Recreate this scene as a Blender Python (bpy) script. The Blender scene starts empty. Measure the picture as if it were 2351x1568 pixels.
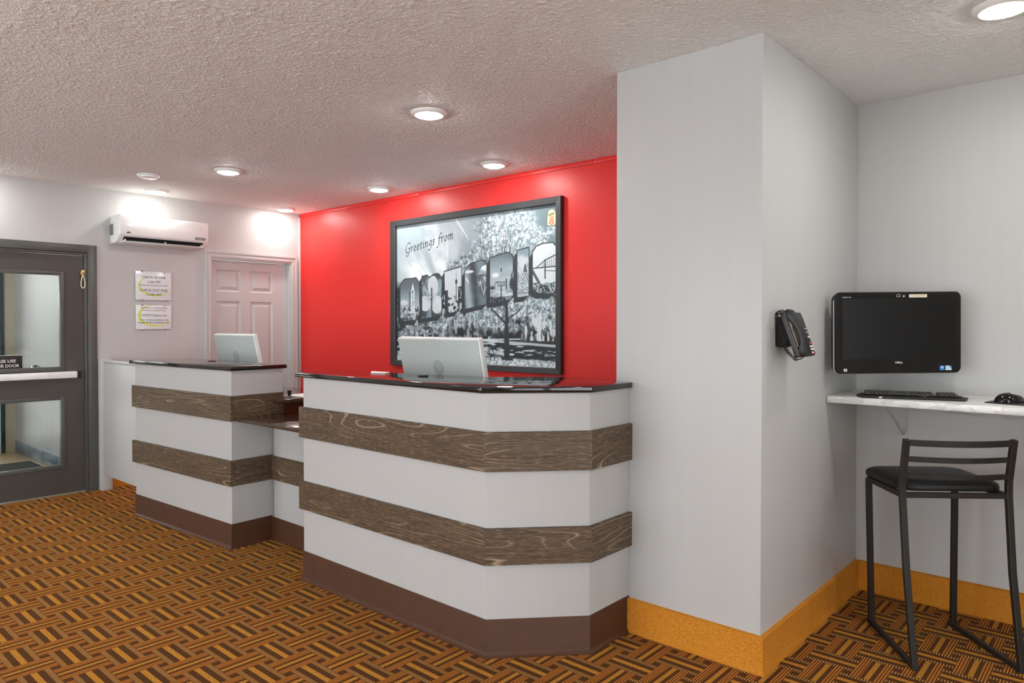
import bpy, bmesh, math, random
import numpy as np
from mathutils import Vector, Matrix

C = bpy.context.scene.collection
PI = math.pi

# ------------------------------------------------------------------ camera, world, exposure
cam = bpy.data.cameras.new('camera')
cam_o = bpy.data.objects.new('camera', cam)
C.objects.link(cam_o)
YAW, PITCH = 0.7263, -0.0151
cam_o.location = (0, 0, 1.3665)
cam_o.rotation_euler = (PI / 2 + PITCH, 0, YAW)
cam.sensor_width = 36.0
cam.lens = 1633.37 * 36.0 / 2351.0
cam.shift_y = -13.18 / 2351.0
cam.clip_start = 0.02
bpy.context.scene.camera = cam_o

world = bpy.data.worlds.new('world')
bpy.context.scene.world = world
world.use_nodes = True
world.node_tree.nodes['Background'].inputs[0].default_value = (0.93, 0.96, 1.0, 1)
world.node_tree.nodes['Background'].inputs[1].default_value = 3.0

vs = bpy.context.scene.view_settings
vs.view_transform = 'Standard'
vs.look = 'None'
vs.gamma = 1.0
vs.use_curve_mapping = False
vs.exposure = 1.08
LAMP = 74.0          # emission of the ceiling lamps

# ------------------------------------------------------------------ helpers
def s2l(c):
    c = c / 255.0
    return c / 12.92 if c <= 0.04045 else ((c + 0.055) / 1.055) ** 2.4
def rgb(r, g, b, k=1.0):
    return (min(1, s2l(r) * k), min(1, s2l(g) * k), min(1, s2l(b) * k), 1.0)

class NT:
    """small helper for building node trees"""
    def __init__(self, name):
        self.m = bpy.data.materials.new(name)
        self.m.use_nodes = True
        self.t = self.m.node_tree
        self.b = self.t.nodes['Principled BSDF']
        self.out = self.t.nodes['Material Output']
    def n(self, typ, **kw):
        nd = self.t.nodes.new(typ)
        for k, v in kw.items():
            setattr(nd, k, v)
        return nd
    def link(self, a, b):
        self.t.links.new(a, b)
    def put(self, sock, v):
        if hasattr(v, 'is_output'):
            self.link(v, sock)
        else:
            sock.default_value = v
    def math(self, op, a, b=None, c=None):
        nd = self.n('ShaderNodeMath', operation=op)
        self.put(nd.inputs[0], a)
        if b is not None: self.put(nd.inputs[1], b)
        if c is not None: self.put(nd.inputs[2], c)
        return nd.outputs[0]
    def mix(self, f, a, b):
        nd = self.n('ShaderNodeMix', data_type='RGBA')
        self.put(nd.inputs[0], f); self.put(nd.inputs[6], a); self.put(nd.inputs[7], b)
        return nd.outputs[2]
    def ramp(self, f, stops):
        nd = self.n('ShaderNodeValToRGB')
        el = nd.color_ramp.elements
        while len(el) > 1: el.remove(el[0])
        el[0].position, el[0].color = stops[0]
        for p, c in stops[1:]:
            e = el.new(p); e.color = c
        self.put(nd.inputs[0], f)
        return nd.outputs[0]
    def pos(self):
        return self.n('ShaderNodeNewGeometry').outputs['Position']
    def mapping(self, vec, scale):
        nd = self.n('ShaderNodeMapping')
        self.link(vec, nd.inputs[0]); nd.inputs[3].default_value = scale
        return nd.outputs[0]
    def noise(self, vec, scale, detail=2.0, rough=0.5, dist=0.0):
        nd = self.n('ShaderNodeTexNoise')
        if vec is not None: self.link(vec, nd.inputs['Vector'])
        nd.inputs['Scale'].default_value = scale
        nd.inputs['Detail'].default_value = detail
        nd.inputs['Roughness'].default_value = rough
        nd.inputs['Distortion'].default_value = dist
        return nd.outputs[0]
    def bump(self, h, strength, dist):
        nd = self.n('ShaderNodeBump')
        nd.inputs['Strength'].default_value = strength
        nd.inputs['Distance'].default_value = dist
        self.link(h, nd.inputs['Height'])
        self.link(nd.outputs[0], self.b.inputs['Normal'])
    def set(self, color=None, rough=None, metal=None, spec=None):
        if color is not None: self.put(self.b.inputs['Base Color'], color)
        if rough is not None: self.put(self.b.inputs['Roughness'], rough)
        if metal is not None: self.put(self.b.inputs['Metallic'], metal)
        if spec is not None: self.put(self.b.inputs['Specular IOR Level'], spec)
        return self

def simple(name, col, rough=0.5, metal=0.0, spec=0.5, var=0.06, scale=30.0):
    t = NT(name)
    nz = t.noise(t.pos(), scale, 3)
    lo = tuple(c * (1 - var) for c in col[:3]) + (1,)
    hi = tuple(min(1, c * (1 + var)) for c in col[:3]) + (1,)
    t.set(t.mix(nz, lo, hi), rough, metal, spec)
    return t.m

M = {}
def paint(name, col, rough=0.55, streak=0.03, bump=0.12):
    t = NT(name)
    p = t.pos()
    n1 = t.noise(t.mapping(p, (9, 9, 0.6)), 3.0, 3)
    n2 = t.noise(p, 260.0, 2)
    lo = tuple(c * (1 - streak) for c in col[:3]) + (1,)
    hi = tuple(min(1, c * (1 + streak)) for c in col[:3]) + (1,)
    t.set(t.mix(n1, lo, hi), rough, 0, 0.4)
    t.bump(n2, bump, 0.002)
    return t.m
M['wall'] = paint('wall_paint', (0.525, 0.526, 0.514, 1), 0.42)
M['cabinet_paint'] = paint('cabinet_paint', (0.445, 0.438, 0.426, 1), 0.5)
M['door_white'] = paint('door_paint', (0.54, 0.55, 0.54, 1), 0.4, 0.02, 0.05)
M['red'] = paint('red_paint', (0.76, 0.030, 0.026, 1), 0.40, 0.02, 0.2)

# popcorn ceiling
t = NT('popcorn_ceiling')
p = t.pos()
n1 = t.noise(p, 95.0, 3, 0.6)
vo = t.n('ShaderNodeTexVoronoi'); t.link(p, vo.inputs['Vector']); vo.inputs['Scale'].default_value = 70.0
h = t.math('ADD', t.ramp(n1, [(0.42, (0, 0, 0, 1)), (0.68, (1, 1, 1, 1))]), t.math('MULTIPLY', vo.outputs[0], -0.5))
big = t.noise(p, 1.3, 2)
t.set(t.mix(big, (0.88, 0.88, 0.865, 1), (0.92, 0.92, 0.905, 1)), 0.6, 0, 0.35)
t.bump(h, 0.45, 0.006)
M['ceiling'] = t.m

# carpet: half-drop basket of gold bars, dark bars, tick rows and pinstripes
t = NT('carpet')
sx = t.n('ShaderNodeSeparateXYZ'); t.link(t.pos(), sx.inputs[0])
X, Y = sx.outputs[0], sx.outputs[1]
PX, PY, XA, YA, OV = 0.1480, 0.2940, -2.653, 2.001, 0.030
u = t.math('DIVIDE', t.math('SUBTRACT', X, XA), PX)
ci = t.math('FLOOR', u)
lx = t.math('MULTIPLY', t.math('SUBTRACT', u, ci), PX)
w = t.math('ADD', t.math('SUBTRACT', Y, YA), t.math('MULTIPLY', ci, PY / 2))
w = t.math('ABSOLUTE', t.math('WRAP', w, PY / 2, -PY / 2))
w2 = t.math('SUBTRACT', PY / 2, w)
inO = t.math('LESS_THAN', lx, OV)
dmin = t.math('MINIMUM', w, w2)
d = t.math('ADD', t.math('MULTIPLY', inO, dmin), t.math('MULTIPLY', t.math('SUBTRACT', 1.0, inO), w))
def band(v, a, b):
    return t.math('MULTIPLY', t.math('GREATER_THAN', v, a), t.math('LESS_THAN', v, b))
stripe = t.math('LESS_THAN', t.math('FRACT', t.math('DIVIDE', X, 0.01057)), 0.46)
xbar = t.math('LESS_THAN', d, 0.058)
gold_x = t.math('LESS_THAN', d, 0.0115)
tick = t.math('MULTIPLY', band(d, 0.036, 0.056), stripe)
m_ = t.math('ABSOLUTE', t.math('SUBTRACT', t.math('SUBTRACT', lx, OV), (PX - OV) / 2))
yblk = t.math('MULTIPLY', t.math('SUBTRACT', 1.0, xbar), t.math('SUBTRACT', 1.0, inO))
gold_y = t.math('MULTIPLY', yblk, t.math('LESS_THAN', m_, 0.0095))
pin_zone = t.math('MULTIPLY', yblk, t.math('GREATER_THAN', m_, 0.0235))
pin = t.math('MULTIPLY', pin_zone, stripe)
sp = t.noise(t.mapping(t.pos(), (1, 1, 1)), 240.0, 2, 0.7)
spk = t.ramp(sp, [(0.40, (0, 0, 0, 1)), (0.58, (1, 1, 1, 1))])
pile = t.noise(t.pos(), 420.0, 2)
DARK, GOLD, GDARK = rgb(76, 42, 27), rgb(222, 156, 62), rgb(128, 74, 24)
TICK, PIN, PINB = rgb(196, 144, 80), rgb(196, 122, 52), rgb(98, 52, 24)
goldc = t.mix(spk, GDARK, GOLD)
col = t.mix(pin_zone, DARK, PINB)
col = t.mix(pin, col, PIN)
col = t.mix(t.math('MULTIPLY', xbar, tick), col, TICK)
col = t.mix(t.math('MULTIPLY', xbar, gold_x), col, goldc)
col = t.mix(gold_y, col, t.mix(t.math('MULTIPLY', spk, 0.9), GDARK, GOLD))
hsv = t.n('ShaderNodeHueSaturation'); t.link(col, hsv.inputs['Color'])
t.link(t.math('ADD', 0.66, t.math('MULTIPLY', pile, 0.56)), hsv.inputs['Value'])
t.set(hsv.outputs[0], 1.0, 0, 0.0)
t.b.inputs['Sheen Weight'].default_value = 0.16
t.b.inputs['Sheen Roughness'].default_value = 0.4
t.b.inputs['Sheen Tint'].default_value = (1.0, 0.60, 0.22, 1)
t.bump(pile, 0.5, 0.004)
M['carpet'] = t.m

# carpet baseboard (orange)
t = NT('orange_carpet_trim')
pn = t.noise(t.pos(), 330.0, 2, 0.7)
bn = t.noise(t.pos(), 9.0, 3)
c1 = t.mix(t.ramp(pn, [(0.35, (0, 0, 0, 1)), (0.65, (1, 1, 1, 1))]), rgb(176, 104, 22), rgb(236, 166, 66))
t.set(t.mix(t.math('MULTIPLY', bn, 0.35), c1, rgb(165, 84, 14)), 0.95, 0, 0.1)
t.bump(pn, 0.6, 0.004)
M['orange'] = t.m

# dark weathered wood laminate, light grain lines; grain runs along U
t = NT('grey_brown_wood')
uv = t.n('ShaderNodeUVMap').outputs[0]
oi = t.n('ShaderNodeObjectInfo')
off = t.n('ShaderNodeVectorMath', operation='ADD')
cmb = t.n('ShaderNodeCombineXYZ')
t.link(t.math('MULTIPLY', oi.outputs['Random'], 37.0), cmb.inputs[0])
t.link(t.math('MULTIPLY', oi.outputs['Random'], 11.0), cmb.inputs[1])
t.link(uv, off.inputs[0]); t.link(cmb.outputs[0], off.inputs[1])
q = off.outputs[0]
fig = t.noise(t.mapping(q, (0.75, 6.0, 1)), 1.0, 2, 0.4, 0.15)
rings = t.math('FRACT', t.math('MULTIPLY', fig, 17.0))
line = t.ramp(rings, [(0.0, (1, 1, 1, 1)), (0.05, (0.5, .5, .5, 1)), (0.12, (0, 0, 0, 1)), (0.95, (0, 0, 0, 1)), (1.0, (1, 1, 1, 1))])
gate = t.ramp(t.noise(t.mapping(q, (0.9, 3.0, 1)), 1.7, 1), [(0.44, (0, 0, 0, 1)), (0.60, (1, 1, 1, 1))])
fine = t.noise(t.mapping(q, (5, 190, 1)), 1.0, 3, 0.65)
tone = t.noise(t.mapping(q, (1.5, 26, 1)), 1.0, 3)
pores = t.ramp(t.noise(t.mapping(q, (22, 420, 1)), 1.0, 2), [(0.57, (0, 0, 0, 1)), (0.66, (1, 1, 1, 1))])
base = t.mix(tone, rgb(70, 55, 41), rgb(108, 90, 72))
base = t.mix(t.ramp(fine, [(0.42, (0, 0, 0, 1)), (0.62, (.8, .8, .8, 1))]), base, rgb(60, 46, 34))
base = t.mix(t.math('MULTIPLY', pores, 0.45), base, rgb(168, 148, 120))
base = t.mix(t.math('MULTIPLY', t.math('MULTIPLY', line, gate), 0.75), base, rgb(176, 156, 126))
t.set(base, 0.45, 0, 0.3)
t.bump(fine, 0.15, 0.001)
M['wood'] = t.m

# polished dark stone
def stone(name, a, b, c, rough):
    t = NT(name)
    v = t.n('ShaderNodeTexVoronoi'); t.link(t.pos(), v.inputs['Vector']); v.inputs['Scale'].default_value = 260.0
    n = t.noise(t.pos(), 120.0, 4, 0.7)
    c1 = t.mix(t.ramp(n, [(0.35, (0, 0, 0, 1)), (0.7, (1, 1, 1, 1))]), a, b)
    sp = t.ramp(v.outputs[0], [(0.0, (1, 1, 1, 1)), (0.16, (0, 0, 0, 1))])
    t.set(t.mix(t.math('MULTIPLY', sp, 0.35), c1, c), rough, 0, 0.6)
    return t.m
M['granite'] = stone('black_granite', rgb(14, 13, 13), rgb(44, 40, 37), rgb(90, 80, 70), 0.07)
M['granite_brown'] = stone('brown_granite', rgb(40, 28, 22), rgb(84, 64, 50), rgb(150, 125, 100), 0.08)
t = NT('white_marble_laminate')
mv = t.noise(t.mapping(t.pos(), (1, 1.6, 1.6)), 7.0, 5, 0.65, 1.6)
t.set(t.ramp(mv, [(0.3, rgb(222, 221, 217)), (0.48, rgb(244, 244, 241)), (0.56, rgb(216, 216, 213)), (0.75, rgb(245, 245, 242))]), 0.25, 0, 0.5)
M['marble'] = t.m

M['vinyl'] = simple('brown_vinyl_base', rgb(76, 46, 29), 0.5, 0, 0.3, 0.18, 14)
M['edge_tan'] = simple('tan_edge', rgb(176, 150, 108), 0.6)
M['white_plastic'] = simple('white_plastic', rgb(236, 236, 234), 0.22, 0, 0.5, 0.015)
M['lamp_trim'] = simple('lamp_trim', rgb(244, 243, 240), 0.4, 0, 0.4, 0.01)
M['silver_plastic'] = simple('pale_grey_plastic', rgb(172, 179, 176), 0.4, 0, 0.45, 0.02)
M['silver_edge'] = simple('off_white_plastic', rgb(226, 227, 224), 0.4, 0, 0.45, 0.02)
M['emboss'] = simple('embossed_grey', rgb(152, 159, 157), 0.4, 0.0, 0.5, 0.02)
M['black_gloss'] = simple('gloss_black', rgb(16, 15, 15), 0.10, 0, 0.5, 0.05)
M['screen'] = simple('dark_screen', rgb(20, 20, 19), 0.34, 0, 0.2, 0.02)
M['black_matte'] = simple('black_plastic', rgb(30, 29, 28), 0.45, 0, 0.45, 0.08)
M['charcoal'] = simple('charcoal_plastic', rgb(58, 58, 58), 0.42, 0, 0.45, 0.08)
M['near_black'] = simple('near_black', rgb(12, 11, 11), 0.7)
M['door_grey'] = simple('grey_door_paint', rgb(76, 71, 67), 0.38, 0, 0.5, 0.04, 6)
M['frame_grey'] = simple('grey_door_paint_lit', rgb(84, 84, 81), 0.36, 0, 0.5, 0.04, 6)  # same paint as the door leaf, frame's sheen put into the colour
M['alu'] = simple('brushed_aluminium', rgb(238, 240, 240), 0.35, 0.1, 0.5, 0.04)
M['chrome'] = simple('chrome', rgb(215, 212, 205), 0.12, 1.0)
M['brass'] = simple('brass', rgb(190, 165, 110), 0.3, 1.0)
M['steel_dark'] = simple('dark_metal', rgb(38, 34, 30), 0.5, 0.15, 0.4, 0.12, 20)
M['leather'] = simple('black_vinyl', rgb(14, 13, 13), 0.42, 0, 0.35, 0.15, 60)
M['picture_frame'] = simple('black_frame', rgb(52, 54, 57), 0.42, 0, 0.6, 0.03)
M['ink'] = simple('black_ink', rgb(24, 24, 26), 0.6)
M['white_ink'] = simple('white_ink', rgb(238, 238, 236), 0.5)
M['lime'] = simple('lime_print', rgb(214, 220, 84), 0.5)
M['sign_white'] = simple('sign_panel', rgb(224, 228, 230), 0.18, 0, 0.5, 0.01)
M['sign_black'] = simple('sign_black', rgb(38, 32, 31), 0.35)
M['paper'] = simple('paper', rgb(244, 243, 240), 0.6, 0, 0.3, 0.01)
M['cream'] = simple('cream_tape', rgb(240, 228, 196), 0.5)
M['keys_grey'] = simple('key_grey', rgb(66, 63, 60), 0.4)
M['red_button'] = simple('red_button', rgb(226, 84, 62), 0.4)
M['white_button'] = simple('white_button', rgb(225, 223, 218), 0.4)
M['beige_strip'] = simple('beige_strip', rgb(150, 138, 124), 0.35)
M['blue_sticker'] = simple('blue_sticker', rgb(44, 120, 190), 0.3)
M['pale_blue'] = simple('pale_blue_sticker', rgb(196, 222, 236), 0.3)
M['display_grey'] = simple('display_grey', rgb(112, 116, 114), 0.3)
M['tape_yellow'] = simple('logo_yellow', rgb(240, 226, 130), 0.4)
M['logo_red'] = simple('logo_red', rgb(222, 96, 80), 0.4)
M['dark_wood'] = simple('dark_wood', rgb(70, 34, 18), 0.45, 0, 0.4, 0.15, 18)
M['tan_tile'] = simple('tan_floor_tile', rgb(168, 148, 112), 0.35, 0, 0.5, 0.1, 5)
M['blue_base'] = simple('blue_grey_tile', rgb(110, 128, 138), 0.3, 0, 0.5, 0.1, 6)
M['dark_mat'] = simple('dark_green_mat', rgb(38, 48, 46), 0.9, 0, 0.2, 0.2, 80)
M['beige_wall'] = simple('beige_paint', rgb(196, 190, 168), 0.5, 0, 0.4, 0.03)
M['ext_frame'] = simple('blue_black_frame', rgb(58, 74, 82), 0.25, 0.2, 0.5, 0.05)
M['hedge'] = simple('hedge_green', rgb(94, 120, 62), 0.8, 0, 0.3, 0.5, 14)
M['concrete'] = simple('pale_concrete', rgb(190, 186, 176), 0.8)

t = NT('clear_glass')
tr = t.n('ShaderNodeBsdfTransparent'); tr.inputs[0].default_value = (0.97, 0.98, 0.98, 1)
gl = t.n('ShaderNodeBsdfGlossy'); gl.inputs[1].default_value = 0.02
fr = t.n('ShaderNodeFresnel'); fr.inputs[0].default_value = 1.45
ms = t.n('ShaderNodeMixShader')
t.link(fr.outputs[0], ms.inputs[0]); t.link(tr.outputs[0], ms.inputs[1]); t.link(gl.outputs[0], ms.inputs[2])
t.link(ms.outputs[0], t.out.inputs[0])
M['glass'] = t.m

t = NT('lamp_diffuser')
t.set((0.9, 0.9, 0.88, 1), 0.5)
t.b.inputs['Emission Color'].default_value = (1.0, 0.975, 0.94, 1)
t.b.inputs['Emission Strength'].default_value = LAMP
M['lamp'] = t.m
t = NT('lamp_diffuser_dim')
t.set((0.9, 0.9, 0.88, 1), 0.5)
t.b.inputs['Emission Color'].default_value = (1.0, 0.975, 0.94, 1)
t.b.inputs['Emission Strength'].default_value = LAMP * 0.42
M['lamp_dim'] = t.m
t = NT('lamp_diffuser_soft')
t.set((0.9, 0.9, 0.88, 1), 0.5)
t.b.inputs['Emission Color'].default_value = (1.0, 0.975, 0.94, 1)
t.b.inputs['Emission Strength'].default_value = LAMP * 0.75
M['lamp_soft'] = t.m

# ---------------------------------------------------- mesh builder
class MB:
    def __init__(self):
        self.v = []; self.f = []
    def poly(self, pts):
        i = len(self.v); self.v += [tuple(p) for p in pts]
        self.f.append(list(range(i, i + len(pts))))
        return self
    def box(self, x0, x1, y0, y1, z0, z1):
        return self.prism([(x0, y0), (x1, y0), (x1, y1), (x0, y1)], z0, z1)
    def prism(self, pl, z0, z1, fn=None):
        """pl ccw (x,y) polygon extruded in z; fn maps (x,y,z)->point"""
        if sum(pl[i][0] * pl[(i + 1) % len(pl)][1] - pl[(i + 1) % len(pl)][0] * pl[i][1] for i in range(len(pl))) < 0:
            pl = pl[::-1]
        fn = fn or (lambda x, y, z: (x, y, z))
        n = len(pl); i = len(self.v)
        self.v += [fn(x, y, z0) for x, y in pl] + [fn(x, y, z1) for x, y in pl]
        self.f.append([i + k for k in range(n)][::-1])
        self.f.append([i + n + k for k in range(n)])
        for k in range(n):
            j = (k + 1) % n
            self.f.append([i + k, i + j, i + n + j, i + n + k])
        return self
    def xf(self, mat):
        self.v = [tuple(mat @ Vector(p)) for p in self.v]
        return self
    def tube(self, pts, r, n=8, closed=False, square=False, up=None):
        pts = [Vector(p) for p in pts]; rings = []
        if square: n = 4
        prev = None
        for k, p in enumerate(pts):
            if closed:
                d = pts[(k + 1) % len(pts)] - pts[k - 1]
            else:
                d = pts[min(k + 1, len(pts) - 1)] - pts[max(k - 1, 0)]
            d.normalize()
            if prev is None:
                a = Vector(up) if up is not None else (Vector((0, 0, 1)) if abs(d.z) < 0.9 else Vector((1, 0, 0)))
            else:
                a = prev
            a = (a - d * a.dot(d)).normalized(); b = d.cross(a); prev = a
            rr = r[k] if isinstance(r, (list, tuple)) else r
            i = len(self.v); ring = []
            for q in range(n):
                if square:
                    ra, rb = (rr if isinstance(rr, tuple) else (rr, rr))
                    sx, sy = ((1, 1), (-1, 1), (-1, -1), (1, -1))[q]
                    self.v.append(tuple(p + a * ra * sx + b * rb * sy))
                else:
                    an = 2 * PI * q / n
                    self.v.append(tuple(p + a * math.cos(an) * rr + b * math.sin(an) * rr))
                ring.append(i + q)
            rings.append(ring)
        m = len(rings)
        for k in range(m if closed else m - 1):
            A, B = rings[k], rings[(k + 1) % m]
            for q in range(n):
                self.f.append([A[q], A[(q + 1) % n], B[(q + 1) % n], B[q]])
        if not closed:
            self.f.append(rings[0][::-1]); self.f.append(rings[-1])
        return self
    def lathe(self, prof, c=(0, 0, 0), n=40, caps=True):
        i = len(self.v); m = len(prof)
        for r, z in prof:
            for q in range(n):
                a = 2 * PI * q / n
                self.v.append((c[0] + r * math.cos(a), c[1] + r * math.sin(a), c[2] + z))
        for k in range(m - 1):
            for q in range(n):
                p = (q + 1) % n
                self.f.append([i + k * n + q, i + k * n + p, i + (k + 1) * n + p, i + (k + 1) * n + q])
        if caps:
            self.f.append([i + q for q in range(n)][::-1])
            self.f.append([i + (m - 1) * n + q for q in range(n)])
        return self

def rrect(x0, x1, y0, y1, r, n=6):
    out = []
    for cx, cy, a0 in ((x1 - r, y0 + r, -PI / 2), (x1 - r, y1 - r, 0), (x0 + r, y1 - r, PI / 2), (x0 + r, y0 + r, PI)):
        for k in range(n + 1):
            a = a0 + PI / 2 * k / n
            out.append((cx + r * math.cos(a), cy + r * math.sin(a)))
    return out

def obj(name, mb, mat, parent=None, bevel=0.0, seg=2, smooth=False, uvdir=None, local=False, fix=True):
    """one mesh object; mb is in world coordinates unless local, stored relative to its parent"""
    vv = mb.v
    org = None
    if parent is not None and not local:
        inv = wm(parent).inverted()
        vv = [tuple(inv @ Vector(p)) for p in vv]
    elif parent is None:
        a = np.array(vv); lo, hi = a.min(0), a.max(0)
        org = Vector(((lo[0] + hi[0]) / 2, (lo[1] + hi[1]) / 2, lo[2]))
        vv = [tuple(Vector(p) - org) for p in vv]
    me = bpy.data.meshes.new(name)
    me.from_pydata(vv, [], mb.f)
    if fix or bevel:
        bm = bmesh.new(); bm.from_mesh(me)
        if fix: bmesh.ops.recalc_face_normals(bm, faces=bm.faces)
        if bevel:
            es = [e for e in bm.edges if len(e.link_faces) == 2 and e.calc_face_angle(0) > 0.5]
            bmesh.ops.bevel(bm, geom=es, offset=bevel, segments=seg, affect='EDGES', profile=0.5, clamp_overlap=True)
        bm.to_mesh(me); bm.free()
    if uvdir is not None:
        ul = me.uv_layers.new(name='UVMap')
        dv = Vector(uvdir)
        for lp in me.loops:
            co = me.vertices[lp.vertex_index].co
            ul.data[lp.index].uv = (co.dot(dv), co.z)
    me.materials.append(M[mat] if isinstance(mat, str) else mat)
    if smooth or bevel:
        for p_ in me.polygons: p_.use_smooth = True
        me.set_sharp_from_angle(angle=0.6)
    o = bpy.data.objects.new(name, me)
    C.objects.link(o)
    if parent is not None: o.parent = parent
    if org is not None: o.location = org
    return o

def wm(o):
    m = Matrix.Translation(o.location) @ o.rotation_euler.to_matrix().to_4x4()
    return (wm(o.parent) @ m) if o.parent else m

def tag(o, label, cat, group=None, kind=None):
    o['label'] = label
    o['category'] = cat
    if group: o['group'] = group
    if kind: o['kind'] = kind
    return o
def thing(name, label, cat, loc=(0, 0, 0), rot=(0, 0, 0), group=None):
    o = bpy.data.objects.new(name, None)
    o.empty_display_size = 0.1
    C.objects.link(o); o.location = loc; o.rotation_euler = rot
    return tag(o, label, cat, group)
def struct(name, mb, mat, **kw):
    o = obj(name, mb, mat, **kw); o['kind'] = 'structure'
    return o
def root(name, loc):
    o = bpy.data.objects.new(name, None); C.objects.link(o); o.location = loc; o['kind'] = 'structure'
    o.empty_display_size = 0.1
    return o
def dup(r, loc, label):
    n = r.copy(); C.objects.link(n); n.location = loc; n['label'] = label
    for ch in r.children:
        c = ch.copy(); C.objects.link(c); c.parent = n
        for g in ch.children:
            k = g.copy(); C.objects.link(k); k.parent = c
    return n

def text(name, s, center, right, up, mat, parent, width=None, height=None, shear=0.0, bold=0.0, off=0.0006, align='CENTER'):
    """lettering as a flat mesh lying on the plane spanned by right/up, fitted to a width and height (m)"""
    cu = bpy.data.curves.new(name, 'FONT')
    cu.body = s; cu.align_x = align; cu.align_y = 'CENTER'; cu.shear = shear; cu.offset = bold
    cu.resolution_u = 3
    tmp = bpy.data.objects.new('tmp', cu); C.objects.link(tmp)
    dg = bpy.context.evaluated_depsgraph_get()
    me0 = bpy.data.meshes.new_from_object(tmp.evaluated_get(dg))
    vs_ = [v.co.copy() for v in me0.vertices]; fs = [list(p_.vertices) for p_ in me0.polygons]
    bpy.data.objects.remove(tmp); bpy.data.curves.remove(cu); bpy.data.meshes.remove(me0)
    x0 = min(v.x for v in vs_); x1 = max(v.x for v in vs_); y0 = min(v.y for v in vs_); y1 = max(v.y for v in vs_)
    kx = width / (x1 - x0) if width else None
    ky = height / (y1 - y0) if height else None
    if kx is None: kx = ky
    if ky is None: ky = kx
    R_, U_ = Vector(right).normalized(), Vector(up).normalized(); N_ = R_.cross(U_)
    cx, cy = (x0 + x1) / 2, (y0 + y1) / 2
    mb = MB()
    mb.v = [tuple(Vector(center) + R_ * (v.x - cx) * kx + U_ * (v.y - cy) * ky + N_ * off) for v in vs_]
    mb.f = fs
    return obj(name, mb, mat, parent, fix=False)

# ------------------------------------------------------------------ room shell
XA_, YB, YR, XP, XL, YP, H = -6.479, 4.018, 3.947, -1.112, -1.784, 2.718, 2.5
XE, YF = 2.7, -3.4       # far right wall and the wall behind the camera
struct('floor', MB().box(XA_, XE, YF, YB, -0.06, 0.0), 'carpet')
# ceiling slab whose underside carries real popcorn lumps where the photograph shows it
def ceiling_mesh():
    gx0, gx1, gy0, gy1, st = XA_ - .01, 1.2, .75, YB + .01, .0064
    xs_ = np.arange(gx0, gx1, st); ys_ = np.arange(gy0, gy1, st)
    rg = np.random.RandomState(8)
    r1 = rg.rand(len(ys_), len(xs_))
    r2 = rg.rand(len(ys_) // 2 + 2, len(xs_) // 2 + 2).repeat(2, 0).repeat(2, 1)[:len(ys_), :len(xs_)]
    z = .0021 * r1 ** 2 + .0019 * (r2 > .74) * (.4 + .6 * r1)
    z[0, :] = z[-1, :] = 0; z[:, 0] = z[:, -1] = 0
    jx, jy = (rg.rand(*z.shape) - .5) * st * .7, (rg.rand(*z.shape) - .5) * st * .7
    for j in (jx, jy): j[0, :] = j[-1, :] = 0; j[:, 0] = j[:, -1] = 0
    X_, Y_ = np.meshgrid(xs_, ys_)
    co = np.stack([X_ + jx, Y_ + jy, -z], -1).reshape(-1, 3)
    nx, ny = len(xs_), len(ys_)
    idx = np.arange(nx * ny).reshape(ny, nx)
    q = np.stack([idx[:-1, :-1], idx[1:, :-1], idx[1:, 1:], idx[:-1, 1:]], -1).reshape(-1, 4)
    a, b, c_, d_ = xs_[0], xs_[-1], ys_[0], ys_[-1]
    A0, A1, B0, B1 = XA_ - .12, XE + .12, YF - .12, YB + .12
    n0 = len(co)
    ext = np.array([(A0, B0, 0), (A1, B0, 0), (A1, B1, 0), (A0, B1, 0), (A0, B0, .08), (A1, B0, .08), (A1, B1, .08), (A0, B1, .08), (a, c_, 0), (b, c_, 0), (b, d_, 0), (a, d_, 0)])
    eq = np.array([(4, 5, 6, 7), (0, 4, 7, 3), (1, 2, 6, 5), (0, 1, 5, 4), (3, 7, 6, 2), (0, 8, 9, 1), (1, 9, 10, 2), (2, 10, 11, 3), (3, 11, 8, 0)]) + n0
    co = np.concatenate([co, ext]); q = np.concatenate([q, eq])
    m = bpy.data.meshes.new('ceiling')
    m.vertices.add(len(co)); m.vertices.foreach_set('co', co.astype(np.float32).ravel())
    m.loops.add(q.size); m.loops.foreach_set('vertex_index', q.astype(np.int32).ravel())
    m.polygons.add(len(q)); m.polygons.foreach_set('loop_start', (np.arange(len(q)) * 4).astype(np.int32))
    m.polygons.foreach_set('loop_total', np.full(len(q), 4, np.int32))
    m.update(calc_edges=True)
    m.materials.append(M['ceiling'])
    o = bpy.data.objects.new('ceiling', m); C.objects.link(o); o.location = (0, 0, H); o['kind'] = 'structure'
ceiling_mesh()
# left wall with the two door openings
DY0, DY1, DZ = 1.08, 2.06, 1.965      # glazed door
WY0, WY1, WZ = 3.082, 3.918, 2.0      # white door
wl = MB()
for y0, y1, z0, z1 in ((YF, DY0, 0, H), (DY0, DY1, DZ, H), (DY1, WY0, 0, H), (WY0, WY1, WZ, H), (WY1, YB, 0, H)):
    wl.box(XA_ - 0.12, XA_, y0, y1, z0, z1)
struct('wall_left', wl, 'wall')
struct('wall_back', MB().box(XA_ - .12, XL + .05, YB, YB + .12, 0, H), 'red')
struct('wall_corner', MB().box(XL, XP, YP, YB + .12, 0, H), 'wall', bevel=0.004, seg=2)
struct('wall_right', MB().box(XP, XE + .12, YR, YR + .19, 0, H), 'wall')
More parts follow.
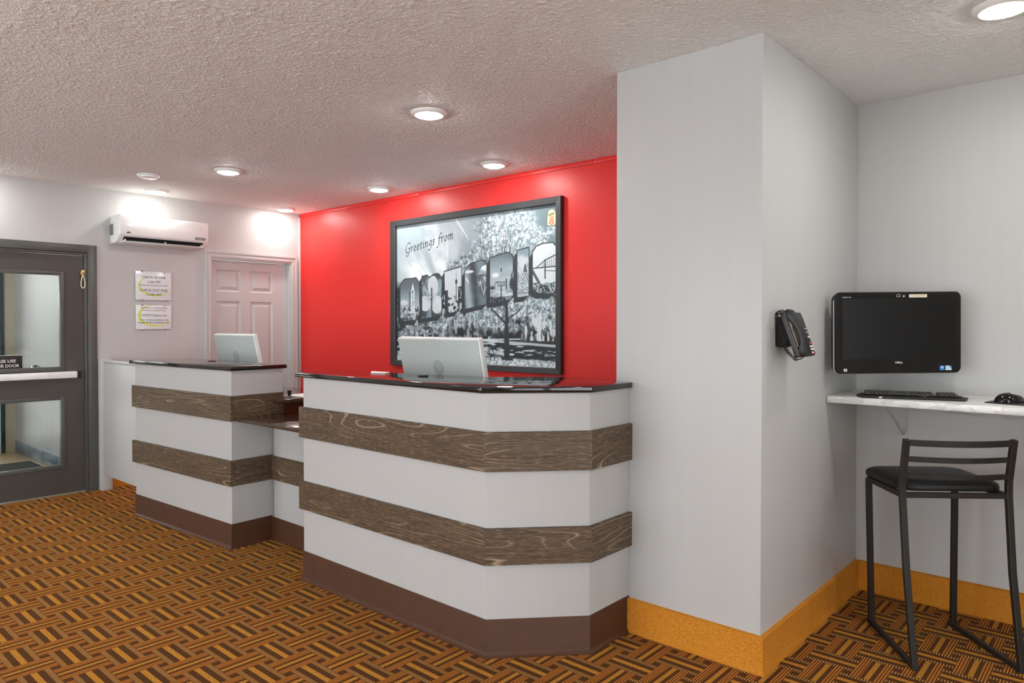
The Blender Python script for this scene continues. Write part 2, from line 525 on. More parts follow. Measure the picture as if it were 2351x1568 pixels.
# unseen lobby walls; rear windows widened and right-hand windows added for their light
def glazed_wall(name, first, horizontal, c0, c1, spans, zlo, zhi):
    """wall along x (horizontal) or y with window openings; returns nothing"""
    m = MB(); edges = [c0]
    def bx(a, b, z0, z1):
        if horizontal: m.box(a, b, YF - .12, YF, z0, z1)
        else: m.box(XE, XE + .12, a, b, z0, z1)
    p = c0
    for a, b in spans:
        bx(p, a, 0, H); bx(a, b, 0, zlo); bx(a, b, zhi, H); p = b
    bx(p, c1, 0, H)
    struct(name, m, 'wall')
    for k, (a, b) in enumerate(spans):
        wn = root('window_%d' % (first + k), ((a + b) / 2, YF - .06, zlo) if horizontal else (XE + .06, (a + b) / 2, zlo))
        def bar_(mb, p0, p1, z0, z1, d0, d1):
            if horizontal: mb.box(p0, p1, YF - d1, YF - d0, z0, z1)
            else: mb.box(XE + d0, XE + d1, p0, p1, z0, z1)
        fm = MB()
        bar_(fm, a, a + .05, zlo, zhi, .03, .09); bar_(fm, b - .05, b, zlo, zhi, .03, .09)
        bar_(fm, a + .05, b - .05, zlo, zlo + .05, .03, .09); bar_(fm, a + .05, b - .05, zhi - .05, zhi, .03, .09)
        obj('window_frame', fm, 'frame_grey', wn)
        pn_ = MB(); bar_(pn_, a + .05, b - .05, zlo + .05, zhi - .05, .055, .065)
        obj('pane', pn_, 'glass', wn)
glazed_wall('wall_front', 1, True, XA_ - .12, XE + .12, ((-6.2, -4.1), (-4.0, -1.9), (-1.8, .3)), .12, 2.38)
glazed_wall('wall_end', 4, False, YF, YR, ((-3.25, -.95), (-.85, 1.55)), .12, 2.38)  # windows added to light right-facing walls, kept clear of the monitor's reflection

# red top trim in three lengths and the corner bead
for x0, x1 in ((XA_ + .002, -4.619), (-4.615, -2.828), (-2.824, XL)):
    pass
tr_o = root('trim_1', (-4.1, YB, 2.47))
for x0, x1 in ((XA_ + .004, -4.6185), (-4.6155, -2.8275), (-2.8245, XL)):
    obj('trim_board', MB().box(x0, x1, YB - .010, YB, 2.468, 2.4995), 'red', tr_o, bevel=.002)
struct('trim_2', MB().box(XA_, XA_ + .016, YB - .016, YB, 0, 2.466), 'door_white', bevel=.003)

# orange carpet baseboards
bh, bt = 0.148, 0.016
def cove(path, h, tmain, toe, toeh, z0=0.0):
    """profile swept along a plan path (points), profile offset to the left normal"""
    mb = MB(); n = len(path)
    prof = [(0, z0), (toe, z0), (toe, z0 + 0.004), (tmain + (toe - tmain) * .35, z0 + toeh * .55), (tmain, z0 + toeh), (tmain, z0 + h - .004), (tmain * .5, z0 + h), (0, z0 + h)]
    nor = []
    for k in range(n):
        ds = []
        if k > 0: ds.append((Vector(path[k]) - Vector(path[k - 1])).normalized())
        if k < n - 1: ds.append((Vector(path[k + 1]) - Vector(path[k])).normalized())
        ns = [Vector((d_.y, -d_.x)) for d_ in ds]
        if len(ns) == 2:
            s = ns[0] + ns[1]; s = s / (s.dot(ns[0]))
        else: s = ns[0]
        nor.append(s)
    rings = []
    for k in range(n):
        i = len(mb.v)
        for a, z in prof:
            mb.v.append((path[k][0] + nor[k].x * a, path[k][1] + nor[k].y * a, z))
        rings.append([i + q for q in range(len(prof))])
    m = len(prof)
    for k in range(n - 1):
        for q in range(m):
            mb.f.append([rings[k][q], rings[k][(q + 1) % m], rings[k + 1][(q + 1) % m], rings[k + 1][q]])
    mb.f.append(rings[0][::-1]); mb.f.append(rings[-1])
    return mb
struct('baseboard_corner', cove([(-1.712, YP), (XP, YP), (XP, YR - .001)], bh, bt, .024, .03), 'orange', smooth=True)
struct('baseboard_right', cove([(XP + .017, YR), (XE, YR)], bh, bt, .022, .03), 'orange', smooth=True)
struct('baseboard_left', cove([(XA_, 2.21), (XA_, 3.02)], bh, bt, .022, .03), 'orange', smooth=True)

# ------------------------------------------------------------------ glazed grey door
d1 = root('door_1', (XA_, (DY0 + DY1) / 2, 0))
fr_ = MB()
fx0, fx1 = XA_ - .12, XA_ + .012
for y0, y1 in ((DY0 - .055, DY0 + .012), (DY1 - .006, DY1 + .061)):
    fr_.box(fx0, fx1, y0, y1, 0, 2.02)
fr_.box(fx0, fx1, DY0 + .012, DY1 - .006, 1.955, 2.02)
obj('door_frame', fr_, 'frame_grey', d1, bevel=.003)
st_ = MB().box(XA_ - .05, XA_ - .004, DY1 - .026, DY1 - .006, 0, 1.955).box(XA_ - .05, XA_ - .004, DY0 + .012, DY1 - .026, 1.935, 1.955)
obj('door_stop', st_, 'frame_grey', d1, bevel=.002)
LX0, LX1 = XA_ - .065, XA_ - .022
LY0, LY1, LZ1 = DY0 + .014, DY1 - .028, 1.93
leaf = MB()
gy0, gy1 = LY0 + .155, 1.876
for y0, y1, z0, z1 in ((LY0, gy0, .008, LZ1), (gy1, LY1, .008, LZ1), (gy0, gy1, .008, .226), (gy0, gy1, .783, 1.014), (gy0, gy1, 1.782, LZ1)):
    leaf.box(LX0, LX1, y0, y1, z0, z1)
obj('door_leaf', leaf, 'door_grey', d1)
for z0, z1 in ((.226, .783), (1.014, 1.782)):
    gb = MB(); e = .018
    for y0, y1, a, b in ((gy0 - .012, gy0 + e, z0 - .012, z1 + .012), (gy1 - e, gy1 + .012, z0 - .012, z1 + .012), (gy0 + e, gy1 - e, z0 - .012, z0 + e), (gy0 + e, gy1 - e, z1 - e, z1 + .012)):
        gb.box(LX1 - .03, LX1 + .008, y0, y1, a, b)
    bead = obj('glazing_bead', gb, 'frame_grey', d1, bevel=.003)
    obj('pane', MB().box(LX1 - .024, LX1 - .018, gy0 + e * .5, gy1 - e * .5, z0 + e * .5, z1 - e * .5), 'glass', bead)
pb = MB().box(LX1, LX1 + .045, 1.10, 1.968, .940, .992)
bar = obj('panic_bar', pb, 'alu', d1, bevel=.004)
obj('push_pad', MB().box(LX1 + .0455, LX1 + .07, 1.14, 1.752, .944, .978), 'alu', bar, bevel=.004)
obj('end_cap', MB().box(LX1, LX1 + .05, 1.968, 1.992, .937, .994), 'near_black', bar, bevel=.003)
hp = MB().tube([(LX0 - .05 + .05 * math.sin(a), 1.715 + .03 * math.cos(a), 1.0 + .0) for a in (0, 1)], .008)
hp = MB().tube([(LX0, 1.685, 1.02), (LX0 - .045, 1.69, 1.035), (LX0 - .06, 1.71, 1.04), (LX0 - .045, 1.73, 1.035), (LX0, 1.735, 1.02)], .009, 10)
obj('pull_handle', hp, 'chrome', d1, smooth=True)
sg = thing('door_sign', 'black plate with white lettering stuck to the glass of the grey door', 'sign', (LX1 - .012, 1.469, 1.017))
obj('plate', MB().box(LX1 - .0175, LX1 - .012, 1.335, 1.603, 1.0175, 1.131), 'sign_black', sg, bevel=.001)
obj('plate_edge', MB().box(LX1 - .0176, LX1 - .0125, 1.332, 1.606, 1.1312, 1.134), 'sign_white', sg)
text('lettering', 'PLEASE USE', (LX1 - .012, 1.477, 1.089), (0, 1, 0), (0, 0, 1), 'white_ink', sg, width=.168, height=.023, bold=.012)
text('lettering', 'OTHER DOOR', (LX1 - .012, 1.484, 1.052), (0, 1, 0), (0, 0, 1), 'white_ink', sg, width=.198, height=.023, bold=.012)
# wire-loop clasp on the frame
lc = thing('wire_loop_clasp', 'small brass clasp with a white wire loop on the grey door frame', 'clasp', (XA_ - .004, 2.022, 1.67))
obj('clasp_plate', MB().box(XA_ - .022, XA_ + .004, 2.004, 2.034, 1.772, 1.815), 'brass', lc, bevel=.003)
lp = [(XA_ + .006, 2.019 + .021 * math.sin(a) * (.62 - .38 * math.cos(a)), 1.722 + .054 * math.cos(a)) for a in [2 * PI * k / 24 for k in range(24)]]
obj('wire_loop', MB().tube(lp, .0036, 6, closed=True), 'cream', lc, smooth=True)

# ------------------------------------------------------------------ white six-panel door
d2 = root('door_2', (XA_, (WY0 + WY1) / 2, 0))
jd = .062
jm = MB()
jm.box(XA_ - .12, XA_ + .001, WY0, WY0 + .014, 0, WZ).box(XA_ - .12, XA_ + .001, WY1 - .014, WY1, 0, WZ).box(XA_ - .12, XA_ + .001, WY0 + .014, WY1 - .014, WZ - .014, WZ)
obj('door_jamb', jm, 'door_white', d2)
def casing():
    m = MB()
    prof = [(0, .010), (.010, .010), (.010, .016), (.024, .018), (.030, .013), (.048, .014), (.048, .022), (.064, .022), (.064, 0), (0, 0)]
    i0, i1, zt = WY0 + .006, WY1 - .006, WZ - .006
    path = [(i0, 0), (i0, zt), (i1, zt), (i1, 0)]
    dirs = [(-1, 0), (-1, 1), (1, 1), (1, 0)]
    rings = []
    for (y, z), (dy, dz) in zip(path, dirs):
        i = len(m.v)
        for a, b in prof: m.v.append((XA_ + b, y + dy * a, z + dz * a))
        rings.append([i + q for q in range(len(prof))])
    n = len(prof)
    for k in range(3):
        for q in range(n):
            m.f.append([rings[k][q], rings[k][(q + 1) % n], rings[k + 1][(q + 1) % n], rings[k + 1][q]])
    m.f.append(rings[0][::-1]); m.f.append(rings[-1])
    return m
obj('door_casing', casing(), 'door_white', d2)
sx0, sx1 = XA_ - .10, XA_ - jd
py = ((3.170, 3.408), (3.508, 3.746))
pz = ((.20, .72), (.86, 1.594), (1.684, 1.892))
sl = MB()
ys = [WY0 + .016, py[0][0], py[0][1], py[1][0], py[1][1], WY1 - .016]
for a, b in ((0, 1), (2, 3), (4, 5)): sl.box(sx0, sx1, ys[a], ys[b], .01, WZ - .018)
zs = [.01, pz[0][0], pz[0][1], pz[1][0], pz[1][1], pz[2][0], pz[2][1], WZ - .018]
for a, b in ((1, 2), (3, 4)):
    for c_, d_ in ((0, 1), (2, 3), (4, 5), (6, 7)): sl.box(sx0, sx1, ys[a], ys[b], zs[c_], zs[d_])
obj('door_leaf', sl, 'door_white', d2)
for y0, y1 in py:
    for z0, z1 in pz:
        m = MB()
        lv = [(0, sx1 - .001), (.012, sx1 - .014), (.020, sx1 - .014), (.048, sx1 - .003), (.052, sx1 - .003)]
        rs = []
        for a, x in lv:
            i = len(m.v)
            m.v += [(x, y0 + a, z0 + a), (x, y1 - a, z0 + a), (x, y1 - a, z1 - a), (x, y0 + a, z1 - a)]
            rs.append(i)
        for k in range(len(lv) - 1):
            for q in range(4):
                m.f.append([rs[k] + q, rs[k] + (q + 1) % 4, rs[k + 1] + (q + 1) % 4, rs[k + 1] + q])
        m.f.append([rs[-1] + q for q in range(4)])
        obj('door_panel', m, 'door_white', d2)
for y in (3.33, 3.53):
    obj('door_hook', MB().box(sx1, sx1 + .02, y, y + .022, 1.955, 1.972), 'door_white', d2, bevel=.002)

# ------------------------------------------------------------------ vestibule behind the glazed door
VX, VY0, VY1 = -9.09, .2, 2.172
struct('floor_vestibule', MB().box(VX - .1, XA_ - .001, VY0, VY1, -.06, -.001), 'tan_tile')
struct('wall_vestibule_right', MB().box(VX - .1, XA_ - .12, VY1, VY1 + .1, 0, H), 'wall')
struct('wall_vestibule_left', MB().box(VX - .1, XA_ - .12, VY0 - .1, VY0, 0, H), 'wall')
struct('ceiling_vestibule', MB().box(VX - .1, XA_ - .121, VY0 - .1, VY1 + .1, H, H + .08), 'wall')
struct('wall_vestibule_end', MB().box(VX - .1, VX, 2.075, VY1, 0, H).box(VX - .1, VX, VY0, 2.075, 2.15, H), 'beige_wall')
vb = root('baseboard_vestibule', (VX / 2 + XA_ / 2, VY1, 0))
xs = [VX + .02, -8.62, -8.14, -7.66, -7.18, XA_ - .125]
for a, b in zip(xs[:-1], xs[1:]):
    obj('tile', MB().box(a + .002, b - .002, VY1 - .012, VY1, 0, .125), 'blue_base', vb, bevel=.002)
d3 = root('door_3', (VX - .05, 1.2, 0))
ef = MB()
for y0, y1 in ((2.0, 2.075), (1.02, 1.09), (VY0, VY0 + .07)):
    ef.box(VX - .09, VX + .012, y0, y1, 0, 2.15)
for y0, y1 in ((1.09, 2.0), (VY0 + .07, 1.02)):
    ef.box(VX - .09, VX + .012, y0, y1, 2.06, 2.15).box(VX - .09, VX + .012, y0, y1, 0, .12)
obj('door_frame', ef, 'ext_frame', d3, bevel=.004)
obj('frame_strip', MB().box(VX + .012, VX + .02, 2.018, 2.034, 0, 2.1).box(VX + .012, VX + .02, 1.985, 2.0, 0, 2.1), 'pale_blue', d3)
for y0, y1 in ((1.09, 2.0), (VY0 + .07, 1.02)):
    obj('pane', MB().box(VX - .05, VX - .044, y0, y1, .12, 2.06), 'glass', d3)
tag(obj('door_mat', MB().prism(rrect(-8.30, -6.75, .5, 2.10, .03), .0, .012), 'dark_mat', bevel=.003), 'dark green entrance mat behind the glazed grey door', 'mat')
struct('ground', MB().box(VX - 14, VX - .1, -14, 16, -.12, -.05), 'concrete')
random.seed(4)
hd = MB()
for k in range(260):
    cx, cy, cz = VX - 7 + random.uniform(-.7, .7), random.uniform(-2.2, 4.6), random.uniform(0.15, 1.7)
    r_ = random.uniform(.16, .3)
    pr = [(r_ * math.sin(PI * (q + .01) / 4.02), -r_ * math.cos(PI * (q + .01) / 4.02)) for q in range(5)]
    hd.lathe(pr, (cx, cy, cz), 7, caps=False)
tag(obj('hedge', hd, 'hedge', fix=False), 'green hedge outside beyond the vestibule door', 'hedge')

# ------------------------------------------------------------------ ceiling lamps
def make_lamp(loc, label):
    r = thing('downlight', label, 'ceiling light', loc, group='ceiling downlights')
    obj('trim_ring', MB().lathe([(.068, 0), (.0955, 0), (.0955, -.006), (.089, -.014), (.075, -.019), (.069, -.017), (.068, -.006)], n=48, caps=False), 'lamp_trim', r, smooth=True, local=True)
    prof = [(.0678 * math.cos(a), -.015 - .017 * math.sin(a)) for a in [PI / 2 * k / 6 for k in range(6)]] + [(.002, -.032)]
    obj('diffuser', MB().lathe([(.0678, -.004)] + prof, n=40), 'lamp', r, smooth=True, local=True)
    return r
lamps = [((-2.862, 2.555), 'round white downlight nearest the middle of the ceiling, in front of the red wall'),
         ((-3.425, 3.665), 'round downlight close to the red wall above the right part of the framed poster'),
         ((-4.752, 3.69), 'round downlight close to the red wall left of the framed poster'),
         ((-5.03, 2.53), 'round downlight above the left reception counter, well clear of both walls'),
         ((-6.225, 2.505), 'round downlight right above the wall air conditioner'),
         ((-6.268, 3.73), 'round downlight in the corner above the white panelled door'),
         ((-0.385, 3.06), 'large round downlight cut by the top right corner, above the bar stool'),
         ((-6.25, 1.20), 'downlight above the grey glazed door, out of frame'),
         ((0.55, -0.25), 'downlight behind the camera, first of the lobby lamps'),
         ((-2.2, -0.6), 'downlight behind the camera over the middle of the lobby'),
         ((-5.0, -0.8), 'downlight over the left end of the lobby behind the camera'),
         ((0.90, 3.06), 'added unseen downlight over the right end of the computer shelf'),  # added in the stool lamp's row to light right-facing surfaces
         ((2.10, 3.06), 'added unseen downlight in the right corner of the lobby'),  # added further along that row for more light from the right
         ((0.95, 1.15), 'added unseen downlight over the lobby floor right of the camera'),  # added to raise the brightness on the right
         ((-2.2, -2.4), 'downlight near the lobby windows, middle one'),
         ((0.6, -2.4), 'downlight near the lobby windows, right one'),
         ((-5.0, -2.4), 'downlight near the lobby windows, left one')]
L0 = None
for (x, y), lb in lamps:
    if L0 is None: L0 = make_lamp((x, y, H), lb)
    else:
        r_ = dup(L0, (x, y, H), lb)
        if x < -6.1:        # the lamps along the left wall burn weaker
            for ch in r_.children:
                if ch.name.startswith('diffuser'):
                    ch.material_slots[0].link = 'OBJECT'; ch.material_slots[0].material = M['lamp_dim' if y == 2.505 else 'lamp_soft']
vl = dup(L0, (-7.8, 1.2, H), 'added unseen downlight in the vestibule nearer the grey door')  # added so the vestibule has light of its own
dup(L0, (-8.5, 1.2, H), 'added unseen downlight in the vestibule nearer the outer door')  # second lamp added to brighten the view through the door glass
sd = thing('smoke_detector', 'flat white unlit disc on the ceiling beside the air conditioner lamp', 'smoke detector', (-5.63, 2.205, H))
obj('base', MB().lathe([(.075, 0), (.078, -.003), (.078, -.010), (.060, -.012)], n=40), 'white_plastic', sd, smooth=True, local=True)
obj('cover', MB().lathe([(.066, -.012), (.064, -.022), (.045, -.028), (.002, -.029)], n=40), 'white_plastic', sd, smooth=True, local=True)

# ------------------------------------------------------------------ reception counters
def band_on(parent, p0, p1, z0, z1, th, lap0=0.0, lap1=0.0):
    """board of thickness th on the outside (right-hand side) of the plan line p0->p1"""
    a, b = Vector(p0), Vector(p1); dr = (b - a).normalized(); nr = Vector((dr.y, -dr.x))
    a2 = a - dr * lap0; b2 = b + dr * lap1
    q = [a2, b2, b2 + nr * th, a2 + nr * th]
    return obj('wood_band', MB().prism([(v.x, v.y) for v in q], z0, z1), 'wood', parent, bevel=.0012, seg=1, uvdir=(dr.x, dr.y, 0))
rc = thing('reception_cabinet', 'right white reception counter with brown wood bands and a cut corner', 'reception counter', (-2.5, 2.4, 0))
rp = [(-3.362, 2.27), (-3.362, 2.102), (-2.010, 2.102), (-1.716, 2.418), (-1.716, YP - .001)]
body = rp + [(-1.9, YP - .001), (-2.10, 2.50), (-2.40, 2.40), (-3.30, 2.28)]
obj('body', MB().prism(body, .02, 1.087), 'cabinet_paint', rc, bevel=.002, seg=1)
tn = 8 * 0
for z0, z1 in ((.383, .533), (.767, .929)):
    th = .018
    k1 = th * math.tan(PI / 8)
    band_on(rc, rp[1], rp[2], z0, z1, th, .018, k1 * .98)
    band_on(rc, rp[2], rp[3], z0, z1, th, k1 * .98, k1 * .98)
    band_on(rc, rp[3], rp[4], z0, z1, th, k1 * .98, 0.016)
obj('cove_base', cove([(-3.362, 2.25)] + rp[1:], .156, .004, .016, .022), 'vinyl', rc, smooth=True)
ct = MB().prism([(-3.415, 2.082), (-2.020, 2.082), (-1.697, 2.412), (-1.697, 2.7165), (-1.786, 2.7165), (-1.786, 2.80), (-2.10, 2.785), (-2.395, 2.528), (-3.345, 2.315), (-3.415, 2.25)], 1.0875, 1.1125)
cto = thing('countertop', 'polished black stone top with a cut corner on the right reception counter', 'countertop', (-2.5, 2.3, 1.0875))
obj('slab', ct, 'granite', cto, bevel=.004)
obj('cable_grommet', MB().lathe([(.004, 1.1126), (.026, 1.1126), (.026, 1.1145), (.018, 1.1150), (.004, 1.1142)], (-2.690, 2.36, 0), 24), 'near_black', cto, smooth=True)
tag(obj('paper_sheet', MB().prism([(-3.165, 2.405), (-3.07, 2.325), (-2.985, 2.355), (-3.03, 2.420)], 1.1127, 1.1137), 'paper'), 'small white paper lying on the black top left of the large pale monitor', 'paper')

lcab = thing('reception_cabinet', 'left white reception counter with brown wood bands and black stone top', 'reception counter', (-4.8, 2.3, 0))
lp_ = [(-5.42, 2.40), (-5.42, 2.022), (-4.150, 2.098), (-4.168, 2.455)]
obj('body', MB().prism(lp_, .02, 1.087), 'cabinet_paint', lcab, bevel=.002, seg=1)
for z0, z1 in ((.383, .540), (.780, .934)):
    band_on(lcab, lp_[1], lp_[2], z0, z1, .018, .018, .018)
    if z0 < .5: band_on(lcab, lp_[2], (-4.164, 2.374), z0, z1, .012, 0, 0)
    else: band_on(lcab, lp_[2], lp_[3], z0, z1, .012, 0, 0)
obj('cove_base', cove([(-5.42, 2.30), lp_[1], lp_[2], (-4.164, 2.372)], .150, .004, .016, .022), 'vinyl', lcab, smooth=True)
ctl = thing('countertop', 'polished black stone top on the left reception counter', 'countertop', (-4.8, 2.3, 1.0875))
obj('slab', MB().prism([(-5.475, 2.0), (-4.128, 2.078), (-4.147, 2.475), (-5.475, 2.43)], 1.0875, 1.1125), 'granite', ctl, bevel=.004)
obj('cable_grommet', MB().lathe([(.004, 1.1126), (.026, 1.1126), (.026, 1.1145), (.018, 1.1150), (.004, 1.1142)], (-4.90, 2.335, 0), 24), 'near_black', ctl, smooth=True)

mc = thing('low_cabinet', 'recessed low white front between the two reception counters', 'reception counter', (-3.77, 2.42, 0))
obj('body', MB().box(-4.147, -3.366, 2.379, 2.452, .02, .782), 'cabinet_paint', mc)
band_on(mc, (-4.150, 2.378), (-3.366, 2.378), .383, .533, .014)
obj('cove_base', cove([(-4.162, 2.378), (-3.366, 2.378)], .140, .004, .016, .022), 'vinyl', mc, smooth=True)
led = MB().prism([(-4.10, 2.10), (-3.385, 2.10), (-3.385, 2.452), (-4.134, 2.452), (-4.134, 2.12)], .784, .803)
lg = thing('ledge_top', 'low brown stone ledge bridging the gap between the two counters', 'ledge', (-3.75, 2.3, .784))
obj('slab', led, 'granite_brown', lg, bevel=.003)
obj('bracket', MB().prism([(2.12, .784), (2.377, .784), (2.377, .71)], -4.10, -4.085, fn=lambda a, b, c_: (c_, a, b)), 'cabinet_paint', lg)

# work desk behind the counters
dk = thing('work_desk', 'dark wood desk with a brown stone top behind the left counter', 'desk', (-4.7, 2.7, 0))
obj('desk_top', MB().prism([(-5.40, 2.485), (-4.125, 2.485), (-4.125, 2.365), (-4.085, 2.365), (-4.085, 2.93), (-5.40, 2.93)], .866, .892), 'granite_brown', dk, bevel=.003)
obj('side_panel', MB().box(-4.167, -4.147, 2.458, 2.91, 0.0, .866), 'dark_wood', dk)
obj('side_panel', MB().box(-5.39, -5.37, 2.50, 2.91, 0.0, .866), 'dark_wood', dk)
dk2 = thing('work_desk', 'dark wood desk hidden behind the right counter under the large pale monitor', 'desk', (-2.7, 2.75, 0))
obj('desk_top', MB().box(-3.36, -2.15, 2.53, 2.95, .866, .892), 'granite_brown', dk2, bevel=.003)
obj('side_panel', MB().box(-3.35, -3.33, 2.55, 2.93, 0.0, .866), 'dark_wood', dk2)
obj('side_panel', MB().box(-2.18, -2.16, 2.82, 2.93, 0.0, .866), 'dark_wood', dk2)
for k, (dx, dy, a) in enumerate(((.03, .06, .10), (.05, .10, -.15))):
    c_, s_ = math.cos(a), math.sin(a)
    pts = [(-4.235 + dx + c_ * px - s_ * py_, 2.615 + dy + s_ * px + c_ * py_) for px, py_ in ((-.14, -.105), (.14, -.105), (.14, .105), (-.14, .105))]
    tag(obj('paper_sheet', MB().prism(pts, .8925 + .0014 * k, .8935 + .0014 * k), 'paper'), ('lower' if k == 0 else 'upper') + ' of the two white sheets on the desk between the counters', 'paper', group='sheets on the desk')
tag(obj('pen_stand', MB().lathe([(.012, .8925), (.012, .912), (.015, .914), (.013, .926), (.004, .929)], (-4.285, 2.575, 0), 16), 'near_black', smooth=True), 'tiny black knob standing on the desk beside the left counter', 'pen stand')

# pale all-in-one computers seen from behind
def pale_computer(x0, x1, ztop, yt, label, tilt):
    w_ = x1 - x0; h_ = .40
    r = thing('desktop_computer', label, 'computer', ((x0 + x1) / 2, yt, ztop), (tilt, 0, 0), group='pale computers at the counters')
    # local: x right, z up, back faces -y
    obj('housing', MB().prism(rrect(-w_ / 2, w_ / 2, -h_, 0, .006, 3), 0, .028, fn=lambda a, b, c_: (a, c_, b)), 'silver_edge', r, bevel=.002, local=True)
    bk = obj('back_cover', MB().prism(rrect(-w_ / 2 + .002, w_ / 2 - .010, -h_ + .004, -.008, .006, 3), -.003, 0.0, fn=lambda a, b, c_: (a, c_, b)), 'silver_plastic', r, local=True, bevel=.001)
    lx_ = -w_ * .045
    m = MB(); e = .0016
    for a0, a1, b0, b1 in ((-.058, .058, -.042, -.042 + e), (-.060, -.060 + e, -.042, -.010), (.060 - e, .060, -.042, -.010), (-.038, .038, -.0105, -.007)):
        m.box(lx_ - .01 + a0, lx_ - .01 + a1, -.0036, -.0029, b0, b1)
    obj('latch_outline', m, 'emboss', bk, local=True)
    cx, cz = lx_ + .015, -.158
    ring = [(cx + .040 * math.cos(2 * PI * k / 40), cz + .040 * math.sin(2 * PI * k / 40)) for k in range(40)]
    obj('badge_disc', MB().prism(ring, -.0042, -.0029, fn=lambda a, b, c_: (a, c_, b)), 'emboss', bk, local=True, bevel=.0008)
    # lettering placed in local space of the computer
    W_ = wm(r)
    text('lettering', 'hp', W_ @ Vector((cx, -.0042, cz - .002)), W_.to_3x3() @ Vector((1, 0, 0)), W_.to_3x3() @ Vector((0, 0, 1)), 'silver_plastic', bk, width=.044, height=.055, shear=.25)
    obj('screen', MB().box(-w_ / 2 + .012, w_ / 2 - .012, .0281, .030, -h_ + .03, -.012), 'screen', r, local=True)
    return r
pc1 = pale_computer(-3.070, -2.447, 1.2985, 2.510, 'large pale all-in-one computer seen from behind at the right counter', 0)
pc2 = pale_computer(-5.210, -4.622, 1.2985, 2.500, 'pale all-in-one computer seen from behind at the left counter', 0)
for pc, label in ((pc1, 1), (pc2, 2)):
    pc.rotation_euler = (math.atan2(.042, .198), 0, 0)
    obj('stand', MB().box(-.11, .11, .05, .24, -.4055, -.397).box(-.03, .03, .03, .08, -.40, -.22), 'silver_plastic', pc, local=True)

# low swing gate beside the grey door, on its wall post
struct('trim_3', MB().box(XA_, -6.395, 2.123, 2.205, 0, 1.087), 'wall', bevel=.004)
gt = thing('swing_gate', 'white low gate panel between the left wall and the left counter', 'gate', (-5.9, 2.12, .15))
obj('panel', MB().prism([(-6.265, 2.098), (-5.445, 2.098), (-5.445, 2.121), (-6.265, 2.121)], .157, 1.062), 'wall', gt, bevel=.003)
obj('top_rail', MB().prism([(-6.265, 2.090), (-5.445, 2.090), (-5.445, 2.129), (-6.265, 2.129)], 1.062, 1.085), 'wall', gt, bevel=.009, seg=3)

# ------------------------------------------------------------------ air conditioner
ac = thing('air_conditioner', 'white wall air conditioner above the check-in time signs', 'air conditioner', (XA_, 2.6, 2.045))
ax = XA_
prof = [(ax, 2.275), (ax + .16, 2.278), (ax + .190, 2.272), (ax + .199, 2.255), (ax + .202, 2.18), (ax + .198, 2.112), (ax + .188, 2.094), (ax + .150, 2.062), (ax + .09, 2.048), (ax, 2.045)]
AY0, AY1 = 2.226, 2.972
obj('housing', MB().prism(prof, AY0, AY1, fn=lambda a, b, c_: (a, c_, b)), 'white_plastic', ac, bevel=.010, seg=3)
pf = [(ax + .12, 2.2785), (ax + .165, 2.2825), (ax + .197, 2.276), (ax + .206, 2.258), (ax + .209, 2.18), (ax + .205, 2.112), (ax + .196, 2.102), (ax + .15, 2.10)]
pan = obj('front_panel', MB().prism(pf, AY0 + .006, AY1 - .006, fn=lambda a, b, c_: (a, c_, b)), 'white_plastic', ac, bevel=.009, seg=3)
px_ = ax + .2085
dsp = obj('display', MB().prism(rrect(2.845, 2.945, 2.118, 2.142, .0115), px_ - .004, px_ - .0012, fn=lambda a, b, c_: (c_, a, b)), 'display_grey', pan)
text('lettering', '1 5', (px_ - .001, 2.885, 2.130), (0, 1, 0), (0, 0, 1), 'white_ink', dsp, width=.026, height=.010)
bd = MB()
for (a0, z0), (a1, z1) in (((2.279, 2.126), (2.290, 2.131)), ((2.290, 2.131), (2.299, 2.139)), ((2.299, 2.139), (2.305, 2.131)), ((2.305, 2.131), (2.318, 2.126)), ((2.288, 2.122), (2.296, 2.130)), ((2.296, 2.130), (2.308, 2.122))):
    bd.tube([(px_ - .001, a0, z0), (px_ - .001, a1, z1)], .0022, 6)
obj('badge', bd, 'ink', pan)
obj('air_outlet', MB().prism([(ax + .190, 2.0935), (ax + .192, 2.0965), (ax + .162, 2.072), (ax + .160, 2.069)], AY0 + .04, AY1 - .045, fn=lambda a, b, c_: (a, c_, b)), 'near_black', ac)
lv = MB().prism([(ax + .118, 2.048), (ax + .186, 2.052), (ax + .190, 2.056), (ax + .186, 2.059), (ax + .118, 2.055)], AY0 + .035, AY1 - .035, fn=lambda a, b, c_: (a, c_, b))
obj('louver', lv, 'white_plastic', ac, bevel=.0015)
for y in (AY0 + .05, (AY0 + AY1) / 2, AY1 - .06):
    obj('louver_clip', MB().box(ax + .150, ax + .186, y, y + .007, 2.058, 2.078), 'white_plastic', ac)
obj('rating_label', MB().box(ax + .004, ax + .075, AY0 - .0012, AY0 + .001, 2.115, 2.208), 'display_grey', ac)

